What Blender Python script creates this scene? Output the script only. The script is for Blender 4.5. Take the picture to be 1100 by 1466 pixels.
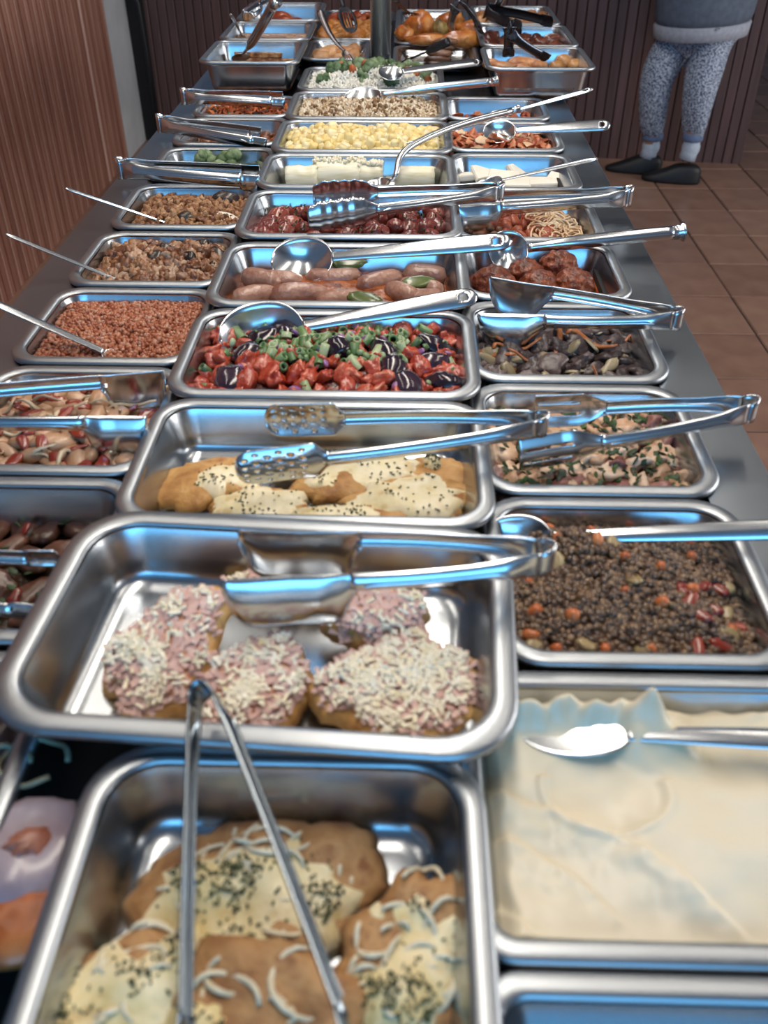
import bpy, bmesh, math, random
import numpy as np
from mathutils import Vector, Matrix, noise, Euler
# ---------------------------------------------------------------- camera / world / light
for o in list(bpy.data.objects): bpy.data.objects.remove(o)
scene = bpy.context.scene
COL = scene.collection
FPX = 1300.0
PITCH = math.atan(986 / FPX); YAW = math.atan(42 / FPX * math.cos(PITCH)); CAMZ = 1.5
cam_d = bpy.data.cameras.new('camera'); cam = bpy.data.objects.new('camera', cam_d); COL.objects.link(cam)
cam.location = (0, 0, CAMZ); cam.rotation_euler = (math.pi / 2 - PITCH, 0, YAW)
cam_d.sensor_fit = 'VERTICAL'; cam_d.sensor_height = 36; cam_d.lens = FPX / 1466 * 36
cam_d.clip_start = .01
cam_d.dof.use_dof = True; cam_d.dof.focus_distance = 1.75; cam_d.dof.aperture_fstop = 5.0
scene.camera = cam
world = bpy.data.worlds.new('world'); scene.world = world; world.use_nodes = True
bg = world.node_tree.nodes['Background']; bg.inputs[0].default_value = (.36, .52, .80, 1); bg.inputs[1].default_value = .26
vs = scene.view_settings; vs.view_transform = 'Standard'; vs.look = 'None'; vs.gamma = 1; vs.exposure = 0.0; vs.use_curve_mapping = False
def area(name, loc, rot, sx, sy, power, col):
    d = bpy.data.lights.new(name, 'AREA'); d.shape = 'RECTANGLE'; d.size = sx; d.size_y = sy; d.energy = power; d.color = col
    o = bpy.data.objects.new(name, d); COL.objects.link(o); o.location = loc; o.rotation_euler = rot; return o
area('tube_light_a', (-.85, 1.8, 2.55), (0, 0, 0), .08, 2.6, 10, (1, .90, .78))
area('tube_light_b', (.05, 1.55, 2.55), (0, 0, 0), .24, 2.6, 33, (1, .90, .78))
area('tube_light_d', (.95, 1.8, 2.55), (0, 0, 0), .08, 2.6, 10, (1, .90, .78))
area('tube_light_c', (-.1, 3.6, 2.6), (0, 0, 0), .16, 1.4, 12, (.95, .97, 1))
# daylight through the window behind the camera; added fill light on the right lifts the background
area('window_light', (.2, -2.85, 1.9), (math.radians(90), 0, 0), 3.0, 1.5, 85, (.13, .50, .92))
area('right_fill_light', (4.9, 2.2, 1.7), (0, math.radians(90), 0), 1.6, 4.0, 150, (1, .95, .9))
# ---------------------------------------------------------------- helpers
R0 = random.Random(7)
def V(*a): return Vector(a)
CP, SP, CY, SY = math.cos(PITCH), math.sin(PITCH), math.cos(YAW), math.sin(YAW)
FW = V(-SY * CP, CY * CP, -SP); RT = V(CY, SY, 0); UP = RT.cross(FW)
def at(x, y, z):                                   # where the line of sight of a photo point meets the level z
    d = FW * FPX + RT * (x - 550) + UP * (733 - y); return V(0, 0, CAMZ) + d * ((z - CAMZ) / d.z)
def atY(x, y, Y):
    d = FW * FPX + RT * (x - 550) + UP * (733 - y); return V(0, 0, CAMZ) + d * (Y / d.y)
def hexc(h):
    h = h.lstrip('#'); c = [int(h[i:i + 2], 16) / 255 for i in (0, 2, 4)]
    return tuple((v / 12.92 if v <= .04045 else ((v + .055) / 1.055) ** 2.4) for v in c) + (1,)
MATS = {}
def mat(name, cols, scale=30, rough=.5, bump=.2, bscale=None, src='noise', spec=.5, coat=0, sss=0, metal=0, stretch=None, mixf=.5, detail=4):
    if name in MATS: return MATS[name]
    m = bpy.data.materials.new(name); m.use_nodes = True; nt = m.node_tree; N = nt.nodes; L = nt.links
    b = N['Principled BSDF']; b.inputs['Roughness'].default_value = rough; b.inputs['Metallic'].default_value = metal
    b.inputs['Specular IOR Level'].default_value = spec; b.inputs['Coat Weight'].default_value = coat; b.inputs['Coat Roughness'].default_value = .12
    if sss:
        b.inputs['Subsurface Weight'].default_value = sss; b.inputs['Subsurface Radius'].default_value = (.006, .003, .002); b.inputs['Subsurface Scale'].default_value = 1
    tc = N.new('ShaderNodeTexCoord'); co = tc.outputs['Object']
    if stretch:
        mp = N.new('ShaderNodeMapping'); mp.inputs['Scale'].default_value = stretch; L.new(co, mp.inputs[0]); co = mp.outputs[0]
    nz = N.new('ShaderNodeTexNoise'); nz.inputs['Scale'].default_value = scale; nz.inputs['Detail'].default_value = detail; L.new(co, nz.inputs['Vector'])
    fac = nz.outputs['Fac']
    st = N.new('ShaderNodeMapRange'); st.inputs[1].default_value = .28; st.inputs[2].default_value = .72; L.new(fac, st.inputs[0]); fac = st.outputs[0]
    if src != 'noise':
        if src == 'attr':
            a = N.new('ShaderNodeAttribute'); a.attribute_name = 'rnd'; r = a.outputs['Fac']
        else:
            a = N.new('ShaderNodeObjectInfo'); r = a.outputs['Random']
        mx = N.new('ShaderNodeMix'); mx.inputs[0].default_value = mixf; L.new(fac, mx.inputs[2]); L.new(r, mx.inputs[3]); fac = mx.outputs[0]
    cr = N.new('ShaderNodeValToRGB'); el = cr.color_ramp.elements
    while len(el) < len(cols): el.new(.5)
    for e, (p, c) in zip(el, sorted(cols)): e.position = p
    for e, (p, c) in zip(cr.color_ramp.elements, sorted(cols)): e.color = hexc(c)
    L.new(fac, cr.inputs[0]); L.new(cr.outputs[0], b.inputs['Base Color'])
    if bump:
        n2 = N.new('ShaderNodeTexNoise'); n2.inputs['Scale'].default_value = bscale or scale * 2; n2.inputs['Detail'].default_value = 3; L.new(co, n2.inputs['Vector'])
        bp = N.new('ShaderNodeBump'); bp.inputs['Strength'].default_value = bump; bp.inputs['Distance'].default_value = .004
        L.new(n2.outputs['Fac'], bp.inputs['Height']); L.new(bp.outputs[0], b.inputs['Normal'])
    MATS[name] = m; return m
def steel(name, col='#c3c6c9', rough=.24, stretch=(6, 6, 6), bump=.02):
    m = mat(name, [(0, col), (1, col)], 20, rough, 0, metal=1); nt = m.node_tree; N = nt.nodes; L = nt.links; b = N['Principled BSDF']
    tc = N.new('ShaderNodeTexCoord'); mp = N.new('ShaderNodeMapping'); mp.inputs['Scale'].default_value = stretch; L.new(tc.outputs['Object'], mp.inputs[0])
    n = N.new('ShaderNodeTexNoise'); n.inputs['Scale'].default_value = 12; n.inputs['Detail'].default_value = 6; L.new(mp.outputs[0], n.inputs['Vector'])
    r = N.new('ShaderNodeMapRange'); r.inputs[1].default_value = .3; r.inputs[2].default_value = .7; r.inputs[3].default_value = rough * .95; r.inputs[4].default_value = rough * 1.06
    L.new(n.outputs['Fac'], r.inputs[0]); L.new(r.outputs[0], b.inputs['Roughness'])
    return m
ROOTLOC = {}
def mesh_of(geo, mname, m, smooth=True, rnd=None):
    v, f = geo; me = bpy.data.meshes.new(mname); me.from_pydata([tuple(p) for p in v], [], [tuple(q) for q in f])
    if smooth: me.polygons.foreach_set('use_smooth', [True] * len(me.polygons))
    if m: me.materials.append(m)
    if rnd is not None:
        a = me.attributes.new('rnd', 'FLOAT', 'POINT'); a.data.foreach_set('value', np.asarray(rnd, dtype=np.float32))
    me.update(); return me
def tag(o, label=None, cat=None, group=None, kind=None):
    if label: o['label'] = label
    if cat: o['category'] = cat
    if group: o['group'] = group
    if kind: o['kind'] = kind
    return o
def thing(name, label, cat, loc, rot=(0, 0, 0), group=None):
    o = bpy.data.objects.new(name, None); COL.objects.link(o); o.location = loc; o.rotation_euler = rot; o.empty_display_size = .02
    ROOTLOC[o.name] = Vector(loc); return tag(o, label, cat, group)
def obj(name, geo, m, parent=None, world=False, smooth=True, solid=0, label=None, cat=None, group=None, kind=None, rnd=None, loc=None, rot=None, autos=True):
    if isinstance(geo, bpy.types.Mesh): me = geo
    else:
        v, f = geo
        if world and parent is not None:
            base = parent if parent.parent is None else parent.parent
            q = ROOTLOC[base.name]; v = [Vector(p) - q for p in v]
        me = mesh_of((v, f), name, m, smooth, rnd)
    o = bpy.data.objects.new(name, me); COL.objects.link(o); o.parent = parent
    if loc is not None: o.location = loc
    if rot is not None: o.rotation_euler = rot
    if solid:
        s = o.modifiers.new('solid', 'SOLIDIFY'); s.thickness = solid; s.offset = 0
    return tag(o, label, cat, group, kind)
def join(gs):
    v = []; f = []
    for gv, gf in gs:
        n = len(v); v += list(gv); f += [tuple(i + n for i in q) for q in gf]
    return v, f
def xf(geo, M): return [M @ Vector(p) for p in geo[0]], geo[1]
def box(x0, x1, y0, y1, z0, z1, bev=0):
    if not bev:
        v = [(x, y, z) for z in (z0, z1) for y in (y0, y1) for x in (x0, x1)]
        return v, [(0, 2, 3, 1), (4, 5, 7, 6), (0, 1, 5, 4), (2, 6, 7, 3), (0, 4, 6, 2), (1, 3, 7, 5)]
    w, d = x1 - x0, y1 - y0; cx, cy = (x0 + x1) / 2, (y0 + y1) / 2
    def ring(i, z): return [(cx - w / 2 + i, cy - d / 2 + i, z), (cx + w / 2 - i, cy - d / 2 + i, z), (cx + w / 2 - i, cy + d / 2 - i, z), (cx - w / 2 + i, cy + d / 2 - i, z)]
    return loft([ring(bev, z0), ring(0, z0 + bev), ring(0, z1 - bev), ring(bev, z1)])
def loft(rings, cap0=True, cap1=True, close=True):
    n = len(rings[0]); v = [p for r in rings for p in r]; f = []
    for i in range(len(rings) - 1):
        for j in range(n if close else n - 1):
            k = (j + 1) % n; f.append((i * n + j, i * n + k, (i + 1) * n + k, (i + 1) * n + j))
    if cap0: f.append(tuple(reversed(range(n))))
    if cap1: f.append(tuple(range((len(rings) - 1) * n, len(rings) * n)))
    return v, f
def rrect(cx, cy, w, d, r, z, n=7):
    out = []
    for qx, qy, a0 in ((1, 1, 0), (-1, 1, 90), (-1, -1, 180), (1, -1, 270)):
        for i in range(n + 1):
            a = math.radians(a0 + 90 * i / n); out.append((cx + qx * (w / 2 - r) + r * math.cos(a), cy + qy * (d / 2 - r) + r * math.sin(a), z))
    return out
def surf(nu, nv, fn, hole=None):
    v = []; f = []
    for i in range(nu + 1):
        for j in range(nv + 1): v.append(fn(i / nu, -1 + 2 * j / nv))
    for i in range(nu):
        for j in range(nv):
            if hole and hole((i + .5) / nu, -1 + 2 * (j + .5) / nv): continue
            a = i * (nv + 1) + j; f.append((a, a + 1, a + nv + 2, a + nv + 1))
    return v, f
def tube(path, rad, n=8, squash=1.0, up=V(0, 0, 1)):
    path = [Vector(p) for p in path]; rings = []
    for i, p in enumerate(path):
        t = (path[min(i + 1, len(path) - 1)] - path[max(i - 1, 0)]).normalized()
        a = up if abs(t.dot(up)) < .95 else V(1, 0, 0)
        s = t.cross(a).normalized(); u = s.cross(t)
        r = rad(i / (len(path) - 1)) if callable(rad) else rad
        rings.append([p + s * (r * math.cos(2 * math.pi * k / n)) + u * (r * squash * math.sin(2 * math.pi * k / n)) for k in range(n)])
    return loft(rings)
_ico = {}
def ico(sub):
    if sub not in _ico:
        bm = bmesh.new(); bmesh.ops.create_icosphere(bm, subdivisions=sub, radius=1)
        _ico[sub] = ([tuple(v.co) for v in bm.verts], [tuple(x.index for x in f.verts) for f in bm.faces]); bm.free()
    return _ico[sub]
def blob(rx, ry, rz, seed=0, amp=.18, freq=1.6, sub=3, box_=0):
    v, f = ico(sub); out = []; so = V(seed * 3.17, seed * 1.31, seed * 7.7)
    for p in v:
        q = Vector(p)
        if box_:
            m = max(abs(q.x), abs(q.y), abs(q.z)); q = q.lerp(q / m * .82, box_)
        w_ = Vector(p) * freq + so; k = 1 + amp * (noise.noise(w_) + .45 * noise.noise(w_ * 2.7) + .25 * noise.noise(w_ * 5.9))
        out.append((q.x * rx * k, q.y * ry * k, q.z * rz * k))
    return out, f
class Patty:                                         # flat irregular slab: cutlet, slice, melted cheese
    def __init__(s, a, b, h, seed, amp=.18, bulge=.35, rough=.06, nr=9, nt=44, base=0.0, fr=1.5):
        s.a, s.b, s.h, s.seed, s.amp, s.bulge, s.rough, s.nr, s.nt, s.base, s.fr = a, b, h, seed, amp, bulge, rough, nr, nt, base, fr
    def out(s, t):
        return 1 + s.amp * noise.noise(V(math.cos(t) * s.fr, math.sin(t) * s.fr, s.seed * 5.1)) + s.amp * .45 * noise.noise(V(math.cos(t) * s.fr * 3.2, math.sin(t) * s.fr * 3.2, s.seed * 2.3))
    def z(s, x, y):
        t = math.atan2(y / s.b, x / s.a); r = min(1, math.hypot(x / s.a, y / s.b) / s.out(t))
        e = (max(0, 1 - r ** 5)) ** .5
        return s.base + s.h * ((1 - s.bulge) + s.bulge * (1 - r * r)) * e + s.h * s.rough * 6 * noise.noise(V(x * 22, y * 22, s.seed)) * e
    def geo(s):
        v = [(0, 0, s.z(0, 0))]; f = []; T = s.nt
        for i in range(1, s.nr + 1):
            r = (i / s.nr) ** .8
            for j in range(T):
                t = 2 * math.pi * j / T; o = s.out(t); x, y = s.a * r * o * math.cos(t), s.b * r * o * math.sin(t); v.append((x, y, s.z(x, y)))
        for j in range(T): f.append((0, 1 + j, 1 + (j + 1) % T))
        for i in range(s.nr - 1):
            for j in range(T):
                a = 1 + i * T + j; b = 1 + i * T + (j + 1) % T; f.append((a, a + T, b + T, b))
        n = len(v); l = 1 + (s.nr - 1) * T
        for j in range(T):
            p = v[l + j]; v.append((p[0] * .94, p[1] * .94, s.base - s.h * .12))
        for j in range(T): f.append((l + j, n + j, n + (j + 1) % T, l + (j + 1) % T))
        f.append(tuple(reversed(range(n, n + T))))
        return v, f
def many(base, mats_, jitter=0):                      # numpy join of one small shape under many matrices
    bv = np.array(base[0], dtype=np.float64); bf = np.array(base[1]); n = len(bv); vs_ = []; fs = []; rn = []
    for i, M in enumerate(mats_):
        A = np.array(M.to_3x3()); t = np.array(M.translation); vs_.append(bv @ A.T + t); fs.append(bf + i * n); rn.append(np.full(n, R0.random()))
    return (np.concatenate(vs_).tolist(), np.concatenate(fs).tolist()), np.concatenate(rn)
def rotm(rnd, flat=None):
    if flat is None: return Euler((rnd.uniform(0, 6.28), rnd.uniform(0, 6.28), rnd.uniform(0, 6.28))).to_matrix().to_4x4()
    return Euler((rnd.uniform(-flat, flat), rnd.uniform(-flat, flat), rnd.uniform(0, 6.28))).to_matrix().to_4x4()
def scl(x, y, z): return Matrix.Diagonal((x, y, z, 1))
STEEL = steel('pan_steel', '#b0b5ba', .25, (4, 4, 1), .0)
RIMST = steel('rim_steel', '#a4a9ae', .38, (5, 5, 5), .0)
TOOL = steel('utensil_steel', '#c8ccd0', .21, (3, 3, 3), .0)
TABLE = steel('table_steel', '#9aa1a8', .30, (1, 3, 1), .0)
DARKMET = mat('black_handle', [(0, '#0c0d10'), (1, '#1b1d22')], 12, .35, 0)
# ---------------------------------------------------------------- setting
def struct(name, geo, m, parent=None, smooth=False):
    o = obj(name, geo, m, parent, smooth=smooth)
    if parent is None: o['kind'] = 'structure'
    return o
CLAY = mat('clay_tile', [(0, '#735649'), (.5, '#856657'), (1, '#957564')], 9, .34, .12, 60, src='obj', mixf=.45)
GROUT = mat('grout', [(0, '#2c2320'), (1, '#3a2f2a')], 40, .9, .2)
floor = struct('floor', box(-1.7, 6.0, -3.2, 12.2, -.08, -.006), GROUT)
TX, TY = .265, .337
tile_v = [mesh_of(box(-TX / 2 + .003, TX / 2 - .003, -TY / 2 + .003, TY / 2 - .003, -.02, 0, .004), 'tile', CLAY, False)]
far = []
for i in range(-12, 18):
    for j in range(-16, 29):
        cx, cy = 1.295 + (i + .5) * TX, 2.42 + (j + .5) * TY
        if cx < -1.6 or cx > 5.9 or cy < -3.1 or cy > 12: continue
        near = (.4 < cx < 3.0 and 1.5 < cy < 8.2) or (cx < -.55 and 3.2 < cy < 5.6)
        z = R0.uniform(-.0012, .0012)
        if near:
            o = obj('tile', tile_v[0], None, floor, loc=(cx, cy, z), rot=(R0.uniform(-.003, .003), R0.uniform(-.003, .003), 0))
        else: far.append(xf(box(-TX / 2 + .003, TX / 2 - .003, -TY / 2 + .003, TY / 2 - .003, -.02, 0, .004), Matrix.Translation((cx, cy, z))))
obj('tile_field', join(far), CLAY, floor, smooth=False, kind='stuff')
WOODL = mat('reddish_reeded_wood', [(0, '#6e473b'), (.5, '#865a4b'), (1, '#976a59')], 6, .45, .15, 90, src='obj', mixf=.35, stretch=(6, 6, .5))
WOODLT = mat('pale_seam_edge_highlight', [(0, '#ab877a'), (1, '#bb988a')], 10, .4, 0, stretch=(4, 4, .4))
WOODD = mat('dark_plank_wood', [(0, '#46322f'), (.5, '#553e3c'), (1, '#664b48')], 5, .5, .15, 80, src='obj', mixf=.4, stretch=(6, 6, .5))
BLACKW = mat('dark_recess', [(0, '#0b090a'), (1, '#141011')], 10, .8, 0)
WX = -1.56
wl = struct('wall_left', box(WX - .12, WX - .012, 1.2, 5.2, 0, 2.6), BLACKW)
y = 1.25; k = 0
while y < 5.18:
    wide = abs(y - 4.80) < .03
    w = .036 if wide else (.060 if k % 7 == 3 else .046)
    y1 = min(y + w, 5.2); prof = []
    for a in range(7):
        t = a / 6; prof.append((WX - .012 + .012 * math.sin(math.pi * (.12 + .76 * t)), y + .003 + (y1 - y - .006) * t))
    prof = [(WX - .014, y + .002)] + prof + [(WX - .014, y1 - .002)]
    g = loft([[(px_, py_, z) for px_, py_ in prof] for z in (0, 2.6)])
    o = obj('slat', g, WOODLT if wide else WOODL, wl, smooth=False)
    obj('bead', box(WX - .012, WX - .004, y1 - .003, y1 + .004, 0, 2.6), WOODLT if k % 2 else WOODL, wl, smooth=False)  # pale beads paint the highlights along the slat edges
    y = y1; k += 1
PLASTER = mat('grey_plaster', [(0, '#a6a9ad'), (1, '#b9bbbe')], 6, .8, .08, 60)
struct('wall_left_end', box(WX - .25, WX, 5.2, 5.62, 0, 2.9), PLASTER)
# dark plank counter front across the back, standing slightly skewed
A0, A1 = V(-1.50, 5.64, 0), V(1.835, 5.20, 0); dd = (A1 - A0).normalized(); nn = V(-dd.y, dd.x, 0); Lw = (A1 - A0).length
def along(s, n, z): q = A0 + dd * s + nn * n; return (q.x, q.y, z)
def slab(s0, s1, n0, n1, z0, z1): return [along(s, n, z) for z in (z0, z1) for n in (n0, n1) for s in (s0, s1)], box(0, 1, 0, 1, 0, 1)[1]
wb = struct('wall_back', slab(0, Lw, .022, .5, 0, 1.12), BLACKW)
struct('trim_1', slab(-.02, Lw + .02, -.03, .55, 1.12, 1.16), mat('counter_stone', [(0, '#6e6a68'), (1, '#8a8583')], 30, .3, 0))
n = int(Lw / .0515); pw = Lw / n
for i in range(n):
    s0 = i * pw + .0025; s1 = (i + 1) * pw - .0025; e = R0.uniform(0, .002)
    pr = [(s0, .03), (s0, .004), (s0 + .003, e), (s1 - .003, e), (s1, .004), (s1, .03)]
    obj('plank', loft([[along(s, q, z) for s, q in reversed(pr)] for z in (.0, 1.12)]), WOODD, wb, smooth=False)
# black cable running up the corner
tag(obj('cable', tube([V(-1.47, 5.57, 0), V(-1.475, 5.57, .5), V(-1.48, 5.56, .72), V(-1.5, 5.55, .78), V(-1.49, 5.56, .84), V(-1.48, 5.57, 1.1)], .012, 8), DARKMET), 'black cable running up the corner beside the grey plaster wall end', 'cable')
obj('dark_corner', box(-1.56, -1.47, 5.60, 5.66, 0, 1.12), BLACKW, wb, smooth=False)  # black block painting the shade in the gap beside the wall end
WALLP = mat('pale_wall', [(0, '#9fa6ae'), (1, '#b4bac0')], 4, .8, .05)
WALLB = mat('brown_far_wall', [(0, '#5a4036'), (1, '#6b4d40')], 3, .7, .05)
struct('wall_far', box(-1.7, 6.0, 12.0, 12.2, 0, 2.9), WALLP)
struct('ceiling', box(-1.8, 6.0, -3.2, 12.2, 2.9, 3.0), mat('ceiling_paint', [(0, '#868e98'), (1, '#8f97a1')], 3, .85, 0))
wbh = struct('wall_behind', join([box(-1.7, 6.0, -3.2, -3.0, 0, 1.1), box(-1.7, 6.0, -3.2, -3.0, 2.7, 2.9), box(-1.7, -1.35, -3.2, -3.0, 1.1, 2.7), box(1.75, 6.0, -3.2, -3.0, 1.1, 2.7)]), WALLP)
w1 = struct('window_1', join([box(-1.35, 1.75, -3.14, -3.06, 1.1, 1.16), box(-1.35, 1.75, -3.14, -3.06, 2.64, 2.7), box(-1.35, -1.29, -3.14, -3.06, 1.16, 2.64), box(1.69, 1.75, -3.14, -3.06, 1.16, 2.64), box(.17, .23, -3.14, -3.06, 1.16, 2.64)]), DARKMET)
# lamp housings above the buffet
for nm, x, y, l, lab in (('a', -.85, 1.8, 2.6, 'long slim tube lamp hanging left of the buffet'), ('b', .05, 1.55, 2.6, 'long broad tube lamp hanging over the middle of the buffet'), ('d', .95, 1.8, 2.6, 'long slim tube lamp hanging right of the buffet'), ('c', -.1, 3.6, 1.4, 'short tube lamp hanging over the hot dishes')):
    z0 = 2.56 if l > 2 else 2.61
    t = thing('tube_lamp', lab, 'lamp', (x, y, z0)); zz = 2.9 - z0
    hw_ = .15 if nm in 'bc' else .06; obj('housing', box(-hw_, hw_, -l / 2 - .04, l / 2 + .04, 0, .06, .01), PLASTER, t, smooth=False)
    for s in (-1, 1): obj('hanger', tube([V(0, s * l * .4, .05), V(0, s * l * .4, zz)], .004, 6), DARKMET, t)
# ---------------------------------------------------------------- buffet table
TZ = .888
bt = thing('buffet_table', 'long stainless steel buffet table holding the rows of food pans', 'table', (-.1, 2.0, 0))
TL, TR, Y0, Y1 = -.632, .434, -.25, 4.15
def tp(name, g, m=TABLE): return obj(name, g, m, bt, world=True, smooth=False)
def strip(xo, xi, s):
    pr = [(xo, TZ - .05), (xo, TZ - .003), (xo + s * .003, TZ), (xi, TZ), (xi, TZ - .02), (xi - s * .004, TZ - .02), (xi - s * .004, TZ - .004), (xo + s * .004, TZ - .006), (xo + s * .004, TZ - .05)]
    rings = [[(x, yy, z) for x, z in pr] for yy in (Y0, Y1)]
    return loft(rings if s < 0 else [list(reversed(r)) for r in rings])
tp('side_ledge', strip(TL, -.545, 1)); tp('side_ledge', strip(TR, .348, -1))
tp('end_ledge', box(-.545, .348, 3.98, Y1, TZ - .02, TZ - .001)); tp('end_ledge', box(-.545, .348, Y0, -.06, TZ - .02, TZ - .001))
tp('hot_plate', box(-.545, .348, 2.71, 3.98, TZ - .012, TZ - .001), mat('dark_glass_plate', [(0, '#101215'), (1, '#17191d')], 8, .25, 0))
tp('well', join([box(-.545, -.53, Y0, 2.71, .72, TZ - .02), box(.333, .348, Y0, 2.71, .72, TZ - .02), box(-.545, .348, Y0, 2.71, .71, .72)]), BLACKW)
tp('front_apron', box(TL + .01, TL + .02, Y0, Y1, .62, TZ - .03)); tp('front_apron', box(TR - .02, TR - .01, Y0, Y1, .62, TZ - .03)); tp('front_apron', box(TL + .01, TR - .01, Y1 - .02, Y1 - .01, .62, TZ - .03))
for xx in (TL + .05, TR - .05):
    for yy in (Y0 + .1, 1.9, Y1 - .1): tp('leg', loft([[(xx + .02 * math.cos(a * math.pi / 6), yy + .02 * math.sin(a * math.pi / 6), z) for a in range(12)] for z in (0, .75)]))
po = thing('support_post', 'round stainless steel post rising from the middle of the table', 'post', (-.088, 3.02, TZ))
def cyl(x, y, r, z0, z1, n=32): return loft([[(x + r * math.cos(2 * math.pi * k / n), y + r * math.sin(2 * math.pi * k / n), z) for k in range(n)] for z in (z0, z1)])
g = cyl(0, 0, .031, 0, 1.66); obj('tube', g, steel('post_steel', '#c4ccd2', .42), po)
obj('base_collar', loft([[(r * math.cos(2 * math.pi * k / 32), r * math.sin(2 * math.pi * k / 32), z) for k in range(32)] for r, z in ((.045, 0), (.045, .006), (.034, .014))]), TOOL, po)
# ---------------------------------------------------------------- pans
PANS = {}
def pan(key, x0, x1, y0, y1, z, depth, label, rot=0, r=.048, rimw=.016, tilt=0):
    cx, cy = (x0 + x1) / 2, (y0 + y1) / 2; w, d = x1 - x0, y1 - y0
    t = thing('serving_pan', label, 'pan', (cx, cy, z - depth - .002), (tilt, 0, rot)); b = depth + .002
    def ring(i, zz, rr=None): return rrect(0, 0, w - 2 * i, d - 2 * i, max(.006, (rr if rr else r - i * .75)), zz)
    rim = loft([ring(.0015, b - .009), ring(0, b - .008), ring(0, b - .003), ring(.003, b), ring(rimw - .004, b + .0005), ring(rimw, b - .0003), ring(rimw + .003, b - .003), ring(rimw + .003, b - .0045), ring(rimw - .001, b - .0025), ring(.004, b - .003), ring(.002, b - .005), ring(.0015, b - .009)], False, False)
    obj('rim', rim, RIMST, t)
    i0 = rimw + .003; tp_ = .012; ins = []
    for q in range(5): ins.append((i0 + tp_ * q / 4, b - .003 - (depth - .026) * q / 4))
    for q in range(1, 7):
        a = math.pi / 2 * q / 6; ins.append((i0 + tp_ + .024 * (1 - math.cos(a)), b - .003 - (depth - .026) - .021 * math.sin(a)))
    rings = [ring(i + .0012, zz - .0012) for i, zz in reversed(ins[1:])]
    rings = [ring(ins[-1][0], 0)] + rings + [ring(i0 + .0014, b - .006), ring(i0, b - .003)] + [ring(i, zz) for i, zz in ins]
    rings.append(rrect(0, 0, (w - 2 * ins[-1][0]) * .5, (d - 2 * ins[-1][0]) * .5, .01, ins[-1][1]))
    obj('basin', loft(rings), STEEL, t)
    PANS[key] = dict(x0=x0 + .024, x1=x1 - .024, y0=y0 + .024, y1=y1 - .024, z=z, depth=depth, cx=cx, cy=cy, w=w - .05, d=d - .05, rot=rot)
    return t
def loc_of(p, u, v): return (p['cx'] + u * p['w'] / 2, p['cy'] + v * p['d'] / 2)
def zf(p, level, crown, amp, freq, seed):
    def f(x, y):
        u = (x - p['cx']) / (p['w'] / 2); v = (y - p['cy']) / (p['d'] / 2); s = max(abs(u), abs(v))
        return p['z'] + level + crown * (1 - min(1.2, s) ** 2) + amp * noise.noise(V(x * freq, y * freq, seed)) + amp * .5 * noise.noise(V(x * freq * 2.3, y * freq * 2.3, seed + 9))
    return f
def mound(p, f, nr=16, inset=0.0, thick=.02, k=10):
    rings = []; w, d = p['w'] - 2 * inset, p['d'] - 2 * inset
    bot = rrect(p['cx'], p['cy'], w * .93, d * .93, .02, 0, k)
    rings.append([(x, y, p['z'] - p['depth'] + .004) for x, y, z in bot])
    for i in range(nr):
        s = 1 - i / nr; rings.append([(x, y, f(x, y)) for x, y, z in rrect(p['cx'], p['cy'], w * s, d * s, .035 * s, 0, k)])
    return loft(rings, cap0=True, cap1=True)
def darts(p, n, dmin, rnd, inset=.006, reg=None):
    pts = []; tries = 0
    u0, u1, v0, v1 = reg or (-1, 1, -1, 1)
    while len(pts) < n and tries < n * 40:
        tries += 1
        x, y = loc_of(p, rnd.uniform(u0, u1), rnd.uniform(v0, v1))
        x = min(max(x, p['x0'] + inset), p['x1'] - inset); y = min(max(y, p['y0'] + inset), p['y1'] - inset)
        if all((x - a) ** 2 + (y - b) ** 2 > dmin * dmin for a, b in pts): pts.append((x, y))
    return pts
def scatter(name, label, cat, group, metas, pts, f, rnd, lift=.0, flat=None, smin=.85, smax=1.15):
    for x, y in pts:
        me = rnd.choice(metas); s = rnd.uniform(smin, smax)
        e = rotm(rnd, flat).to_euler(); o = obj(name, me, None, loc=(x, y, f(x, y) + lift), rot=e, label=label, cat=cat, group=group); o.scale = (s, s, s)
def stuff(name, label, cat, p, f, n, base, size, m, rnd, flat=None, lift=0, inset=.004, group=None, reg=None):
    Ms = []; u0, u1, v0, v1 = reg or (-1, 1, -1, 1)
    for _ in range(n):
        x, y = loc_of(p, rnd.uniform(u0, u1), rnd.uniform(v0, v1)); x = min(max(x, p['x0'] + inset), p['x1'] - inset); y = min(max(y, p['y0'] + inset), p['y1'] - inset)
        k = rnd.uniform(.8, 1.25); Ms.append(Matrix.Translation((x, y, f(x, y) + lift + rnd.uniform(-.002, .003))) @ rotm(rnd, flat) @ scl(size[0] * k, size[1] * k, size[2] * k))
    g, rn = many(base, Ms); return obj(name, g, m, label=label, cat=cat, kind='stuff', rnd=rn)
CX0, CX1, RX0, RX1, LX0, LX1 = -.312, .100, .086, .367, -.566, -.298
pan('c1', -.240, .066, .035, .461, .918, .065, 'nearest steel pan of cutlets with onion, tongs leaning across it', r=.055)
pan('c2', -.330, .100, .438, .722, .945, .065, 'large steel pan of ham topped toasts lying crooked over its neighbours', rot=math.radians(-3.2), r=.062, rimw=.019)
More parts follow.
